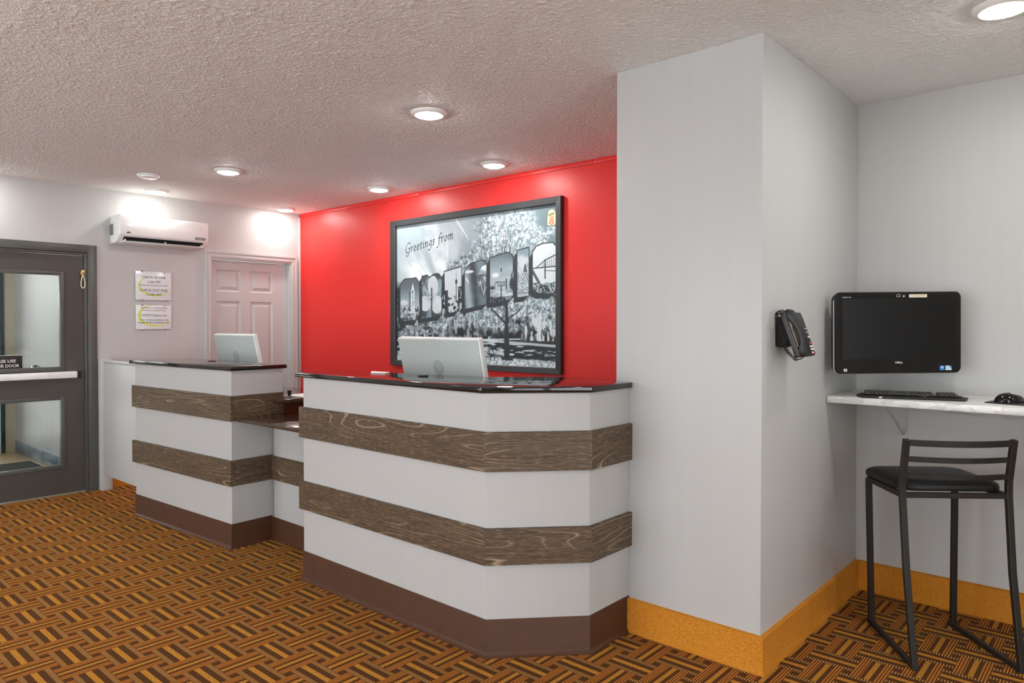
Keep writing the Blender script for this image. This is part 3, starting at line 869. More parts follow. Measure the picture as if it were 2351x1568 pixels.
# ------------------------------------------------------------------ the two wall signs
def crescent(cy, cz, rx, rz, a0, a1, wmax, xx):
    m = MB(); n = 40; inn, out = [], []
    for k in range(n + 1):
        s = k / n; a = a0 + (a1 - a0) * s; wd = wmax * (math.sin(PI * s) ** .8) + .0008
        out.append((xx, cy + rx * math.cos(a), cz + rz * math.sin(a)))
        inn.append((xx, cy + (rx - wd) * math.cos(a), cz + (rz - wd * .8) * math.sin(a)))
    for k in range(n):
        m.poly([out[k], out[k + 1], inn[k + 1], inn[k]])
    return m
def wall_sign(z0, z1, label, lines, cr):
    y0, y1 = 2.419, 2.717
    r = thing('wall_sign', label, 'sign', (XA_, (y0 + y1) / 2, z0), group='white signs on the left wall')
    obj('panel', MB().box(XA_ + .012, XA_ + .018, y0, y1, z0, z1), 'sign_white', r, bevel=.001)
    obj('backing', MB().box(XA_, XA_ + .012, y0 + .02, y1 - .02, z0 + .03, z1 - .03), 'frame_grey', r)
    for y in (y0 + .052, y1 - .058):
        for z in (z0, z1):
            obj('clip', MB().lathe([(.008, -.004), (.008, .004), (.004, .007)], n=14).xf(Matrix.Translation((XA_ + .017, y, z)) @ Matrix.Rotation(PI / 2, 4, 'Y')), 'chrome', r, smooth=True)
    fx_ = XA_ + .0182
    obj('swoosh', crescent(*cr, fx_), 'lime', r, fix=False)
    for s, zc, wd, ht in lines:
        if s == '-':
            obj('rule', MB().box(fx_, fx_ + .0006, 2.447, 2.693, zc - .0015, zc + .0015), 'ink', r)
        else:
            text('lettering', s, (fx_ + .0002, 2.570, zc), (0, 1, 0), (0, 0, 1), 'ink', r, width=wd, height=ht, bold=0.0)
    return r
wall_sign(1.583, 1.830, 'white sign with check-in and check-out times, upper of the two on the left wall',
          [('CHECK-IN TIME', 1.780, .200, .021), ('3:00 PM', 1.741, .102, .021), ('-', 1.711, 0, 0), ('CHECK-OUT TIME', 1.668, .230, .022), ('11:00 AM', 1.631, .122, .021)],
          (2.575, 1.705, .135, .088, PI * .66, PI * 1.86, .017))
wall_sign(1.330, 1.540, 'white sign with small legal lettering, lower of the two on the left wall',
          [('This facility is independently', 1.514, .225, .015), ('owned and operated by', 1.493, .195, .015), ('1103578 Ontario Ltd.', 1.452, .220, .019),
           ('under a license agreement with', 1.410, .240, .014), ('Super 8 Worldwide, Inc.', 1.386, .272, .022)],
          (2.575, 1.448, .138, .094, PI * .50, PI * 1.88, .020))

# ------------------------------------------------------------------ framed poster
pic = thing('framed_poster', 'large black-framed black and white poster reading Greetings from Ontario on the red wall', 'picture', ((-4.976 - 3.076) / 2, YB, 1.015))
FX0, FX1, FZ0, FZ1 = -4.977, -3.077, 1.013, 2.279
IX0, IX1, IZ0, IZ1 = -4.915, -3.129, 1.058, 2.228
fm = MB()
rings = []
for d_, y in ((0, YB), (0, YB - .034), (.004, YB - .038), (.052, YB - .034), (.056, YB - .030), (.056, YB - .004)):
    k = d_ / .056
    x0, x1, z0, z1 = FX0 + (IX0 - FX0) * k, FX1 + (IX1 - FX1) * k, FZ0 + (IZ0 - FZ0) * k, FZ1 + (IZ1 - FZ1) * k
    i = len(fm.v); fm.v += [(x0, y, z0), (x1, y, z0), (x1, y, z1), (x0, y, z1)]; rings.append(i)
for a, b in zip(rings[:-1], rings[1:]):
    for q in range(4): fm.f.append([a + q, a + (q + 1) % 4, b + (q + 1) % 4, b + q])
obj('frame', fm, 'picture_frame', pic)

NX, NY = 620, 407
PW, PH = 1.786, 1.170
S, T = np.meshgrid((np.arange(NX) + .5) / NX, (np.arange(NY) + .5) / NY)
PXm, PYm = S * PW, T * PH
def vnoise(x, y, seed):
    g = np.random.RandomState(seed).rand(64, 64)
    xi, yi = np.floor(x).astype(int), np.floor(y).astype(int)
    fx, fy = x - xi, y - yi
    fx, fy = fx * fx * (3 - 2 * fx), fy * fy * (3 - 2 * fy)
    a, b = g[yi % 64, xi % 64], g[yi % 64, (xi + 1) % 64]
    c_, d_ = g[(yi + 1) % 64, xi % 64], g[(yi + 1) % 64, (xi + 1) % 64]
    return (a * (1 - fx) + b * fx) * (1 - fy) + (c_ * (1 - fx) + d_ * fx) * fy
def fbm(x, y, f, seed, o=4):
    r = 0; amp = .5; tot = 0
    for k in range(o):
        r = r + amp * vnoise(x * f + 7.3 * k, y * f + 3.1 * k, seed + k); tot += amp; amp *= .55; f *= 2.1
    return r / tot
def sm(a, b, x):
    q_ = np.clip((x - a) / (b - a), 0, 1); return q_ * q_ * (3 - 2 * q_)
img = np.zeros((NY, NX, 3))
def lay(mask, colr):
    global img
    m = np.clip(mask, 0, 1)[..., None]
    img = img * (1 - m) + np.asarray(colr, float) * m
def grey(v):    # cool-toned greyscale of the print, v 0..1 array -> rgb 0..255
    v = np.asarray(v, float)[..., None]
    lo, mid, hi = np.array([34, 36, 37.]), np.array([128, 147, 156.]), np.array([232, 240, 243.])
    return np.where(v < .5, lo + (mid - lo) * v * 2, mid + (hi - mid) * (v - .5) * 2)
def inpoly(pl, S_=None, T_=None):
    S_ = S if S_ is None else S_; T_ = T if T_ is None else T_
    r = np.zeros(S_.shape, bool); n = len(pl)
    for i in range(n):
        (x0, y0), (x1, y1) = pl[i], pl[(i + 1) % n]
        if y0 == y1: continue
        c_ = ((y0 > T_) != (y1 > T_)) & (S_ < (x1 - x0) * (T_ - y0) / (y1 - y0) + x0)
        r ^= c_
    return r
def seg(p0, p1, r0, r1=None):
    r1 = r0 if r1 is None else r1
    ax_, ay_, bx_, by_ = p0[0] * PW, p0[1] * PH, p1[0] * PW, p1[1] * PH
    dx, dy = bx_ - ax_, by_ - ay_
    k = np.clip(((PXm - ax_) * dx + (PYm - ay_) * dy) / (dx * dx + dy * dy + 1e-12), 0, 1)
    dist = np.hypot(PXm - ax_ - k * dx, PYm - ay_ - k * dy)
    return 1 - sm(.6, 1.3, dist / (r0 + (r1 - r0) * k))
def ell(cx, cy, rx, ry, soft=.25):
    dd = np.hypot((S - cx) / rx, (T - cy) / ry)
    return 1 - sm(1 - soft, 1 + soft, dd)
# sky with rays of cloud
ang = np.arctan2(PYm - .50, PXm - .62)
rad = np.hypot(PYm - .50, PXm - .62)
sky = .60 - .20 * sm(.2, 1.0, S) + .08 * sm(1.0, .5, T)
rays = fbm(ang * 3.4 + 9, rad * 1.5 + 3, 1.3, 11, 3)
sky = sky + .02 + .24 * sm(.40, .72, rays) * sm(.85, .15, S) * sm(.95, .2, rad)
sky = sky + .14 * sm(.5, .7, fbm(PXm + .4 * PYm, PYm, 3.0, 17)) * sm(.9, .3, S)
sky = sky + .22 * seg((.42, .985), (.50, .84), .010, .004)
img = grey(np.clip(sky, 0, 1))
# bright infrared crowns
leaf = fbm(PXm, PYm, 26, 31, 4); leaf2 = fbm(PXm, PYm, 95, 41, 3)
def crown(parts, thr=.44, lo=.55, hi=1.0, sd=0):
    m = np.zeros_like(S)
    for c_ in parts: m = np.maximum(m, ell(*c_, .38))
    m = m * sm(thr - .08, thr + .05, fbm(PXm, PYm, 18, 51 + sd, 4) + .28 * (m - .5))
    v = (lo + (hi - lo) * sm(.36, .62, leaf2 * .6 + leaf * .4)) * (.62 + .34 * sm(.34, .60, fbm(PXm, PYm, 58, 57 + sd, 3)))
    lay(m, grey(v))
crown([(.66, .86, .13, .15), (.77, .90, .11, .12), (.72, .74, .13, .14), (.60, .72, .11, .10), (.53, .69, .07, .09), (.84, .85, .06, .10)], .38, .60, 1.0)
crown([(.90, .80, .045, .10), (.94, .84, .05, .05)], .50, .68, 1.0, 7)
crown([(.42, .66, .07, .05), (.47, .70, .05, .05)], .45, .40, .92, 13)
rs = random.Random(5)
for k in range(48):
    bx = rs.uniform(.58, .74); by = .62
    x1 = bx + (bx - .66) * rs.uniform(.3, 1.3) + rs.uniform(-.02, .02); y1 = rs.uniform(.70, .90)
    xm = (bx + x1) / 2 + rs.uniform(-.01, .01); ym = (by + y1) / 2
    mm = np.maximum(seg((bx, by), (xm, ym), .0036, .0024), seg((xm, ym), (x1, y1), .0024, .001))
    lay(mm * .8, grey(np.full_like(S, .20)))
# lower trees
low = sm(.60, .50, T + .05 * (fbm(PXm, PYm, 6, 61) - .5) - .12 * sm(.45, 1.0, S) * 0)
dark = .06 + .30 * sm(.5, .75, fbm(PXm, PYm, 9, 71))
lay(low, grey(dark))
lv1 = sm(.46, .60, fbm(PXm, PYm * .8, 30, 81, 4)) * sm(.30, .62, fbm(PXm, PYm, 5, 91) + .16 * sm(.18, .42, T) + .10 * sm(.5, .8, S) - .05)
lay(low * lv1, grey(.42 + .52 * sm(.4, .65, leaf2)))
crown([(.66, .30, .10, .07), (.58, .32, .08, .08), (.76, .37, .10, .08), (.88, .38, .12, .10), (.93, .30, .09, .07), (.73, .25, .07, .035)], .44, .50, 1.0, 21)
crown([(.10, .20, .09, .06), (.30, .26, .08, .07), (.42, .30, .07, .06)], .47, .35, .95, 27)
wil = sm(.48, .62, fbm(PXm * 3.2, PYm * .7, 16, 101, 3)) * ell(.90, .22, .10, .10) 
lay(wil, grey(np.full_like(S, .9)))
wil = sm(.50, .64, fbm(PXm * 3.2, PYm * .7, 16, 111, 3)) * np.maximum(ell(.47, .26, .09, .10), ell(.36, .27, .05, .1))
lay(wil * .8, grey(np.full_like(S, .75)))
# ground: shaded grass, sunlit strips, gravel at the front
gm = sm(.172, .160, T)
st1 = fbm(PXm * .35, PYm * 2.2, 30, 121, 4)
lay(gm, grey(.10 + .75 * sm(.54, .66, st1)))
lay(seg((-.1, .150), (.62, .163), .010) * .9, grey(np.full_like(S, .82)))
lay(seg((.62, .163), (1.1, .128), .010) * .9, grey(np.full_like(S, .85)))
lay(seg((.55, .168), (.80, .176), .005) * .9, grey(np.full_like(S, .92)))
lay(seg((.60, .095), (.70, .085), .016) * .8 * sm(.4, .6, st1 + .1), grey(np.full_like(S, .8)))
gr = sm(.062, .050, T + .030 * (S - .6) + .012 * (fbm(PXm, PYm, 20, 131) - .5))
lay(gr, grey(.62 + .34 * sm(.3, .7, fbm(PXm, PYm, 70, 141, 2))))
# trunk and boughs
for p0, p1, r0, r1 in (((.726, .06), (.724, .24), .030, .024), ((.724, .24), (.726, .40), .020, .012), ((.722, .27), (.64, .372), .011, .005), ((.730, .30), (.80, .36), .007, .004), ((.700, .05), (.755, .045), .012, .010), ((.726, .36), (.70, .42), .007, .004)):
    lay(seg(p0, p1, r0, r1), grey(.07 + .10 * leaf2))
for x, r0 in ((.36, .007), (.52, .010), (.13, .006)):
    lay(seg((x, .13), (x + .005, .26), r0, r0 * .7), grey(np.full_like(S, .08)))
# words along the lower edge
lay(np.maximum.reduce([seg((.597, .034), (.622, .104), .0022), seg((.622, .104), (.634, .034), .0045), seg((.606, .060), (.628, .060), .0018)]), [70, 80, 86])
lay(np.maximum.reduce([seg((.640, .104), (.655, .068), .0045), seg((.672, .104), (.655, .068), .0022), seg((.655, .068), (.653, .034), .0045), seg((.645, .034), (.661, .034), .0018)]), [70, 80, 86])
# block letters
FACES = dict(
    O=[(.027, .56), (.059, .601), (.144, .603), (.165, .564), (.168, .34), (.148, .305), (.087, .298), (.045, .298), (.027, .32)],
    N=[(.186, .612), (.222, .618), (.240, .600), (.271, .622), (.298, .624), (.322, .593), (.321, .333), (.187, .312)],
    T=[(.341, .635), (.451, .660), (.451, .532), (.430, .527), (.430, .362), (.366, .348), (.364, .508), (.344, .505)],
    A=[(.475, .374), (.475, .625), (.492, .659), (.517, .678), (.576, .693), (.595, .685), (.606, .664), (.606, .404)],
    R=[(.629, .705), (.733, .729), (.753, .710), (.760, .685), (.760, .612), (.747, .582), (.760, .548), (.760, .447), (.743, .428), (.629, .410)],
    I=[(.785, .736), (.847, .748), (.847, .449), (.785, .441)],
    Z=[(.870, .718), (.889, .751), (.921, .763), (.973, .763), (.996, .729), (.997, .488), (.974, .460), (.903, .461), (.870, .489)])
DK = grey(.10 + .05 * leaf2)
for k, pl in FACES.items():
    m = np.zeros(S.shape, bool)
    for e in np.linspace(0, 1, 12):
        m |= inpoly(pl, S + .021 * e, T + .034 * e)
    for ex, ey in ((.004, .007), (-.004, .007), (.004, -.004), (0, .008), (.005, 0)):
        m |= inpoly(pl, S - ex, T - ey)
    lay(m, DK)
fm_ = {k: inpoly(pl).astype(float) for k, pl in FACES.items()}
# O: clock tower
f = fm_['O']
lay(f, grey(.30 + .35 * sm(.58, .40, T)))
lay(f * ell(.055, .43, .03, .02) , grey(np.full_like(S, .82)))
lay(f * sm(.405, .395, T - .02 * (fbm(PXm, PYm, 30, 151) - .3)), grey(.15 + .7 * sm(.4, .6, leaf2)))
lay(f * np.maximum(inpoly([(.104, .35), (.133, .35), (.133, .508), (.127, .53), (.119, .575), (.111, .53), (.106, .508)]), 0), grey(.72 + .26 * sm(.4, .6, leaf2)))
lay(f * seg((.119, .40), (.119, .50), .005), grey(np.full_like(S, .42)))
lay(f * ell(.119, .507, .007, .011), grey(np.full_like(S, .35)))
lay(f * sm(.345, .335, T), grey(.2 + .5 * sm(.45, .6, leaf)))
# N: three-petalled flower
f = fm_['N']
lay(f, grey(.18 + .35 * sm(.35, .7, fbm(PXm, PYm, 14, 161))))
for p0, p1, r0, r1 in (((.245, .46), (.20, .54), .030, .006), ((.26, .46), (.315, .53), .030, .006), ((.245, .44), (.25, .33), .024, .01)):
    lay(f * seg(p0, p1, r0, r1), grey(.50 + .2 * leaf))
for cx, cy, rx, ry in ((.262, .540, .036, .074), (.209, .420, .040, .056), (.290, .410, .040, .064)):
    lay(f * ell(cx, cy, rx, ry, .06), grey(.78 + .12 * sm(.2, .9, fbm(PXm, PYm, 8, 171)) - .15 * sm(.06, .0, np.hypot(S - .247, T - .463))))
lay(f * ell(.248, .462, .010, .014), grey(.1 + .8 * sm(.45, .55, leaf2)))
# T: slender tower over a skyline
f = fm_['T']
lay(f, grey(np.full_like(S, .84)))
sk = sm(.470, .460, T - .07 * (vnoise(PXm * 55, PXm * 0 + 2, 181) - .4))
lay(f * sk, grey(.12 + .72 * sm(.46, .58, fbm(PXm * 1.2, PYm, 40, 191, 3))))
lay(f * np.maximum.reduce([seg((.419, .63), (.419, .58), .0018), seg((.419, .58), (.419, .44), .0040), ell(.419, .563, .007, .016)]), grey(np.full_like(S, .14)))
# A: flag with shield
f = fm_['A']
lay(f, grey(.34 + .25 * np.sin((S * 1.0 + T * .12) * 60) * sm(.61, .50, S) + .08 * leaf))
lay(f * ell(.50, .625, .03, .010), grey(np.full_like(S, .9)))
lay(f * inpoly([(.477, .575), (.500, .545), (.500, .560), (.477, .595)]), grey(np.full_like(S, .88)))
lay(f * inpoly([(.556, .60), (.580, .655), (.610, .665), (.610, .60)]), grey(.60 + .35 * sm(.62, .64, T + .3 * (S - .58))))
lay(f * inpoly([(.552, .600), (.610, .605), (.610, .465), (.590, .446), (.560, .490)]), grey(np.full_like(S, .28)))
for p0, p1, r0 in (((.592, .465), (.575, .525), .003), ((.592, .465), (.598, .56), .003), ((.592, .48), (.606, .52), .003)):
    lay(f * seg(p0, p1, r0), grey(np.full_like(S, .78)))
for cx, cy in ((.570, .545), (.596, .575)):
    for a in range(5):
        lay(f * seg((cx, cy), (cx + .016 * math.cos(a * 1.256 + .3), cy + .024 * math.sin(a * 1.256 + .3)), .009, .003), grey(np.full_like(S, .70)))
# R: barn under a cloudy sky
f = fm_['R']
lay(f, grey(.66 - .30 * sm(.60, .72, T) + .14 * (fbm(PXm * .5, PYm * 2, 10, 201) - .4)))
lay(f * ell(.660, .590, .022, .016), grey(np.full_like(S, .92)))
lay(f * sm(.492, .488, T), grey(.55 + .3 * sm(.4, .6, st1)))
lay(f * sm(.455, .445, T), grey(.10 + .45 * sm(.5, .62, leaf2)))
lay(f * ell(.757, .53, .016, .04), grey(np.full_like(S, .14)))
lay(f * inpoly([(.652, .512), (.664, .545), (.720, .542), (.720, .498), (.668, .494), (.668, .515)]), grey(np.full_like(S, .74)))
lay(f * inpoly([(.660, .546), (.722, .543), (.722, .525), (.672, .520)]), grey(np.full_like(S, .55)))
lay(f * np.maximum.reduce([seg((.652, .512), (.664, .545), .003), seg((.664, .546), (.722, .543), .0025), seg((.672, .518), (.722, .522), .002)]), grey(np.full_like(S, .12)))
lay(f * inpoly([(.720, .495), (.728, .495), (.728, .565), (.720, .565)]), grey(np.full_like(S, .25)))
lay(f * ell(.642, .508, .016, .012), grey(np.full_like(S, .2)))
# I: tall hotel front
f = fm_['I']
lay(f, grey(.60 + .22 * sm(.45, .6, fbm(PXm + PYm * .6, PYm, 6, 211)) - .12 * sm(.66, .75, T)))
win = ((np.floor(PXm * 95) + np.floor(PYm * 70)) % 2)
lay(f * inpoly([(.785, .455), (.785, .560), (.797, .565), (.803, .548), (.813, .57), (.820, .625), (.828, .648), (.836, .62), (.847, .57), (.847, .455)]), grey(.82 - .50 * win * sm(.5, .6, vnoise(PXm * 95, PYm * 70, 5) + .25)))
lay(f * inpoly([(.818, .600), (.824, .645), (.832, .645), (.838, .600)]), grey(np.full_like(S, .25)))
lay(f * seg((.790, .55), (.790, .60), .004, .001), grey(np.full_like(S, .2)))
lay(f * sm(.472, .466, T), grey(.7 - .5 * sm(.463, .468, T)))
# last O: trestle bridge
f = fm_['Z']
lay(f, grey(np.full_like(S, .90)))
for p0, p1, r0 in (((.868, .618), (1.0, .622), .005), ((.930, .600), (1.0, .592), .003), ((.885, .618), (.933, .664), .004), ((.933, .664), (1.0, .697), .005), ((.868, .600), (.905, .520), .012)):
    lay(f * seg(p0, p1, r0), grey(np.full_like(S, .25)))
for k in range(9):
    x = .915 + .0105 * k; top = .648 + (.697 - .664) * (x - .933) / .067 + .012
    lay(f * np.maximum(seg((x, .62), (x, top), .0016), seg((x, .62), (x + .010, top), .0012)), grey(np.full_like(S, .3)))
lay(f * sm(.535, .515, T - .06 * (fbm(PXm, PYm, 9, 221) - .5) - .10 * (S - .93)) , grey(.15 + .55 * sm(.44, .6, leaf2)))
# counters of the letters
for (x, a), (x1, b) in [((.097, .509), (.097, .365)), ((.254, .53), (.254, .328)), ((.541, .597), (.541, .526)), ((.541, .442), (.541, .392)), ((.694, .634), (.694, .609)), ((.694, .526), (.694, .425)), ((.934, .668), (.934, .548))]:
    lay(inpoly([(x - .0035, b), (x + .0035, b), (x + .0035, a), (x - .0035, a)]).astype(float), DK)
# handwritten heading, drawn with a broad nib
nib = .0052
def stroke(pts, ox, oy, sc):
    m = np.zeros_like(S)
    fine_ = []
    for (x0, y0), (x1, y1) in zip(pts[:-1], pts[1:]):
        n = max(2, int(math.hypot(x1 - x0, y1 - y0) * sc * 600))
        fine_ += [(x0 + (x1 - x0) * k / n, y0 + (y1 - y0) * k / n) for k in range(n)]
    fine_.append(pts[-1])
    for x, y in fine_:
        xs_ = x + .22 * y
        X_ = ox + (xs_ * math.cos(.137) - y * math.sin(.137)) * sc
        Y_ = oy + (xs_ * math.sin(.137) + y * math.cos(.137)) * sc
        i0, i1 = int((X_ - .02) / PW * NX), int((X_ + .02) / PW * NX) + 1
        j0, j1 = int((Y_ - .02) / PH * NY), int((Y_ + .02) / PH * NY) + 1
        if i0 < 0 or j0 < 0: continue
        sub = (slice(j0, j1), slice(i0, i1))
        a_ = .75
        du = (PXm[sub] - X_) * math.cos(a_) + (PYm[sub] - Y_) * math.sin(a_)
        dv = -(PXm[sub] - X_) * math.sin(a_) + (PYm[sub] - Y_) * math.cos(a_)
        m[sub] = np.maximum(m[sub], 1 - sm(.7, 1.3, np.hypot(du / nib, dv / .0021)))
    lay(m * .95, [44, 48, 50])
GL = {'G': (.80, [[(.72, .92), (.55, 1.02), (.30, .98), (.10, .72), (.05, .40), (.18, .08), (.42, .0), (.62, .10), (.66, .42)], [(.42, .45), (.80, .45)], [(.64, .30), (.60, -.18), (.40, -.34), (.18, -.25)]]),
      'r': (.42, [[(.05, .48), (.12, .55), (.12, .0)], [(.12, .36), (.26, .54), (.38, .52)]]),
      'e': (.46, [[(.08, .28), (.36, .34), (.34, .52), (.18, .54), (.06, .30), (.10, .06), (.24, .0), (.40, .10)]]),
      't': (.36, [[(.16, .74), (.13, .10), (.20, .0), (.32, .06)], [(.02, .52), (.32, .54)]]),
      'i': (.26, [[(.06, .48), (.12, .55), (.12, .08), (.22, .02)], [(.13, .74), (.15, .78)]]),
      'n': (.56, [[(.05, .48), (.11, .55), (.11, .0)], [(.11, .36), (.28, .55), (.40, .50), (.40, .08), (.50, .02)]]),
      'g': (.52, [[(.42, .50), (.24, .56), (.08, .40), (.08, .16), (.22, .06), (.40, .28)], [(.43, .54), (.41, -.20), (.24, -.40), (.02, -.30)]]),
      's': (.40, [[(.34, .50), (.18, .56), (.10, .42), (.30, .20), (.22, .0), (.04, .06)]]),
      ' ': (.34, []),
      'f': (.42, [[(.52, .92), (.38, .98), (.26, .80), (.16, -.16), (.04, -.40), (-.14, -.36)], [(.06, .52), (.42, .54)]]),
      'o': (.50, [[(.26, .55), (.08, .40), (.10, .08), (.24, .0), (.42, .16), (.42, .42), (.26, .55)]]),
      'm': (.80, [[(.05, .48), (.11, .55), (.11, .0)], [(.11, .36), (.26, .55), (.37, .50), (.37, .0)], [(.37, .36), (.52, .55), (.63, .50), (.63, .08), (.74, .02)]])}
sc_ = .080; cur = 0.0
for ch in 'Greetings from':
    adv, ss = GL[ch]
    for q_ in ss:
        stroke([(x + cur, y) for x, y in q_], .066 * PW, .790 * PH, sc_)
    cur += adv + .06
# chain emblem in the corner
lay(inpoly([(.938, .866), (.993, .866), (.993, .970), (.938, .970)]).astype(float), [104, 124, 132])
bdg = ell(.966, .950, .018, .018, .05)
bdg = np.maximum(bdg, inpoly([(.945, .880), (.953, .872), (.979, .872), (.987, .880), (.987, .945), (.945, .945)]))
lay(bdg, [243, 238, 178])
lay(np.maximum(ell(.969, .914, .011, .013, .12), ell(.966, .889, .014, .015, .12)), [234, 134, 118])
lay(np.maximum(ell(.969, .914, .0035, .0045, .2), ell(.966, .889, .0045, .005, .2)), [243, 232, 176])
lin = np.where(img / 255 <= .04045, img / 255 / 12.92, ((img / 255 + .055) / 1.055) ** 2.4)
me = bpy.data.meshes.new('poster')
gx, gz = np.meshgrid(np.linspace(IX0 - .003, IX1 + .003, NX), np.linspace(IZ0 - .003, IZ1 + .003, NY))
co = np.stack([gx, np.full_like(gx, YB - .006), gz], -1).reshape(-1, 3) - np.array(pic.location)
idx = np.arange(NX * NY).reshape(NY, NX)
quads = np.stack([idx[:-1, :-1], idx[:-1, 1:], idx[1:, 1:], idx[1:, :-1]], -1).reshape(-1, 4)
me.vertices.add(len(co)); me.vertices.foreach_set('co', co.astype(np.float32).ravel())
me.loops.add(quads.size); me.loops.foreach_set('vertex_index', quads.astype(np.int32).ravel())
me.polygons.add(len(quads)); me.polygons.foreach_set('loop_start', (np.arange(len(quads)) * 4).astype(np.int32))
me.polygons.foreach_set('loop_total', np.full(len(quads), 4, np.int32))
me.update(calc_edges=True)
ca = me.color_attributes.new('print', 'FLOAT_COLOR', 'POINT')
ca.data.foreach_set('color', np.concatenate([np.clip(lin * 1.06, 0, .9), np.ones((NY, NX, 1))], -1).astype(np.float32).ravel())
t = NT('poster_print')
at = t.n('ShaderNodeAttribute', attribute_name='print')
t.set(at.outputs[0], 0.35, 0, 0.4)
me.materials.append(t.m)
po = bpy.data.objects.new('poster', me); C.objects.link(po); po.parent = pic
text('lettering', 'Super', (IX0 + .966 * PW, YB - .0062, IZ0 + .942 * PH), (1, 0, .12), (-.12, 0, 1), 'ink', pic, width=.070, height=.030, shear=.35, off=.0015)

# ------------------------------------------------------------------ wall telephone
ph = thing('telephone', 'black wall telephone with coiled cord on the white wall corner', 'telephone', (XP, 2.885, 1.28))
def sx_(a): return a
# console frame: e_y along wall, e_l down the slope, e_n outwards
el_ = Vector((.35, 0, -1.0)).normalized(); en_ = Vector((-el_.z, 0, el_.x)); ey_ = Vector((0, 1, 0))
org_ = Vector((-1.075, 2.885, 1.415))
def PHN(y, l, n): return tuple(org_ + ey_ * y + el_ * l + en_ * n)
def pbox(y0, y1, l0, l1, n0, n1):
    m = MB()
    return m.prism([(y0, l0), (y1, l0), (y1, l1), (y0, l1)], n0, n1, fn=PHN)
obj('wall_bracket', MB().prism([(XP, 1.282), (XP + .022, 1.275), (XP + .056, 1.305), (XP + .036, 1.40), (XP, 1.40)], 2.850, 2.945, fn=lambda a, b, c_: (a, c_, b)), 'near_black', ph, bevel=.003)
base_ = obj('console', MB().prism([(-.080, .002), (.094, .002), (.100, .03), (.100, .178), (.094, .187), (-.080, .187)], -.004, .0185, fn=PHN), 'charcoal', ph, bevel=.005, seg=3)
obj('side_seam', pbox(-.0806, -.0795, .010, .180, .0085, .0096), 'near_black', ph)
obj('memo_strip', pbox(-.074, -.022, .042, .150, .0185, .0225), 'beige_strip', ph, bevel=.0015)
for k in range(5):
    obj('memo_line', pbox(-.074, -.022, .084 + .0135 * k, .0852 + .0135 * k, .0224, .0231), 'near_black', ph)
obj('memo_card', pbox(-.072, -.026, .052, .066, .0224, .0232), 'white_button', ph)
path = [(-.052, -.004, .020), (-.052, .004, .026), (-.052, .028, .029), (-.052, .050, .036), (-.052, .085, .0435), (-.052, .115, .0445), (-.052, .140, .040), (-.052, .165, .029), (-.052, .183, .025), (-.052, .190, .019)]
rad_ = [(.005, .020), (.011, .025), (.012, .026), (.0085, .024), (.0075, .023), (.0075, .023), (.0085, .024), (.012, .026), (.011, .025), (.005, .020)]
obj('handset', MB().tube([PHN(*q_) for q_ in path], rad_, square=True, up=tuple(en_)), 'black_matte', ph, bevel=.0035, seg=3)
obj('raised_ridge', MB().prism([(-.018, .012), (.006, .016), (.030, .050), (.044, .110), (.046, .182), (-.018, .182)], .018, .0235, fn=PHN), 'black_matte', ph, bevel=.002, seg=2)
bt_ = [(.072, 'white_button'), (.088, 'white_button'), (.106, 'white_button'), (.132, 'red_button'), (.146, 'white_button'), (.158, 'white_button'), (.172, 'red_button')]
for l, mt in bt_:
    sz = .004 if l < .09 else .0075
    obj('button', pbox(.070, .092 if l > .1 else .080, l, l + sz, .018, .0225), mt, ph, bevel=.0008)
    if l > .14: obj('button', pbox(.054, .067, l, l + sz, .018, .0225), 'white_button', ph, bevel=.0008)
cord = []
ctrl = [Vector(p_) for p_ in ((-1.008, 2.885, 1.243), (-1.004, 2.835, 1.234), (-1.012, 2.798, 1.234), (-1.032, 2.786, 1.256), (-1.046, 2.784, 1.279), (-1.059, 2.784, 1.312), (-1.073, 2.784, 1.360), (-1.081, 2.784, 1.400), (-1.077, 2.790, 1.414), PHN(-.06, -.003, .012))]
def cr(ps, u_):
    n = len(ps) - 1; k = min(int(u_ * n), n - 1); f_ = u_ * n - k
    p0, p1, p2, p3 = ps[max(k - 1, 0)], ps[k], ps[k + 1], ps[min(k + 2, n)]
    return .5 * ((2 * p1) + (p2 - p0) * f_ + (2 * p0 - 5 * p1 + 4 * p2 - p3) * f_ ** 2 + (3 * p1 - p0 - 3 * p2 + p3) * f_ ** 3)
NT_ = 36
for k in range(NT_ * 9 + 1):
    u_ = k / (NT_ * 9); p_ = cr(ctrl, u_); dd = (cr(ctrl, min(1, u_ + .01)) - cr(ctrl, max(0, u_ - .01))).normalized()
    a_ = dd.cross(Vector((1, 0, .1))).normalized(); b_ = dd.cross(a_)
    rr_ = .0062 if .20 < u_ < .97 else .0012
    an = 2 * PI * k / 9
    cord.append(p_ + a_ * rr_ * math.cos(an) + b_ * rr_ * math.sin(an))
obj('coiled_cord', MB().tube(cord, .0017, 5), 'near_black', ph, smooth=True)

# ------------------------------------------------------------------ computer shelf
SZ0, SZ1, SY = 1.003, 1.035, 3.472
shf = thing('wall_shelf', 'white marble-patterned wall shelf under the black computer', 'shelf', (-.2, YR, SZ0))
obj('shelf_top', MB().box(XP + .002, 1.5, SY, YR - .001, SZ0, SZ1), 'marble', shf, bevel=.004)
for x in (-.890, .75):
    br = obj('bracket', MB().box(x - .016, x + .016, YR - .006, YR, .78, SZ0).box(x - .016, x + .016, SY + .1, YR - .006, SZ0 - .005, SZ0), 'wall', shf)
    obj('strut', MB().tube([(x + .02, SY + .06, SZ0 - .004), (x - .0, YR - .006, .82)], .0055, 6), 'wall', br)
    for z in (.935, .83):
        obj('screw', MB().lathe([(.007, 0), (.006, .003), (.002, .004)], n=12).xf(Matrix.Translation((x, YR - .006, z)) @ Matrix.Rotation(PI / 2, 4, 'X')), 'wall', br, smooth=True)
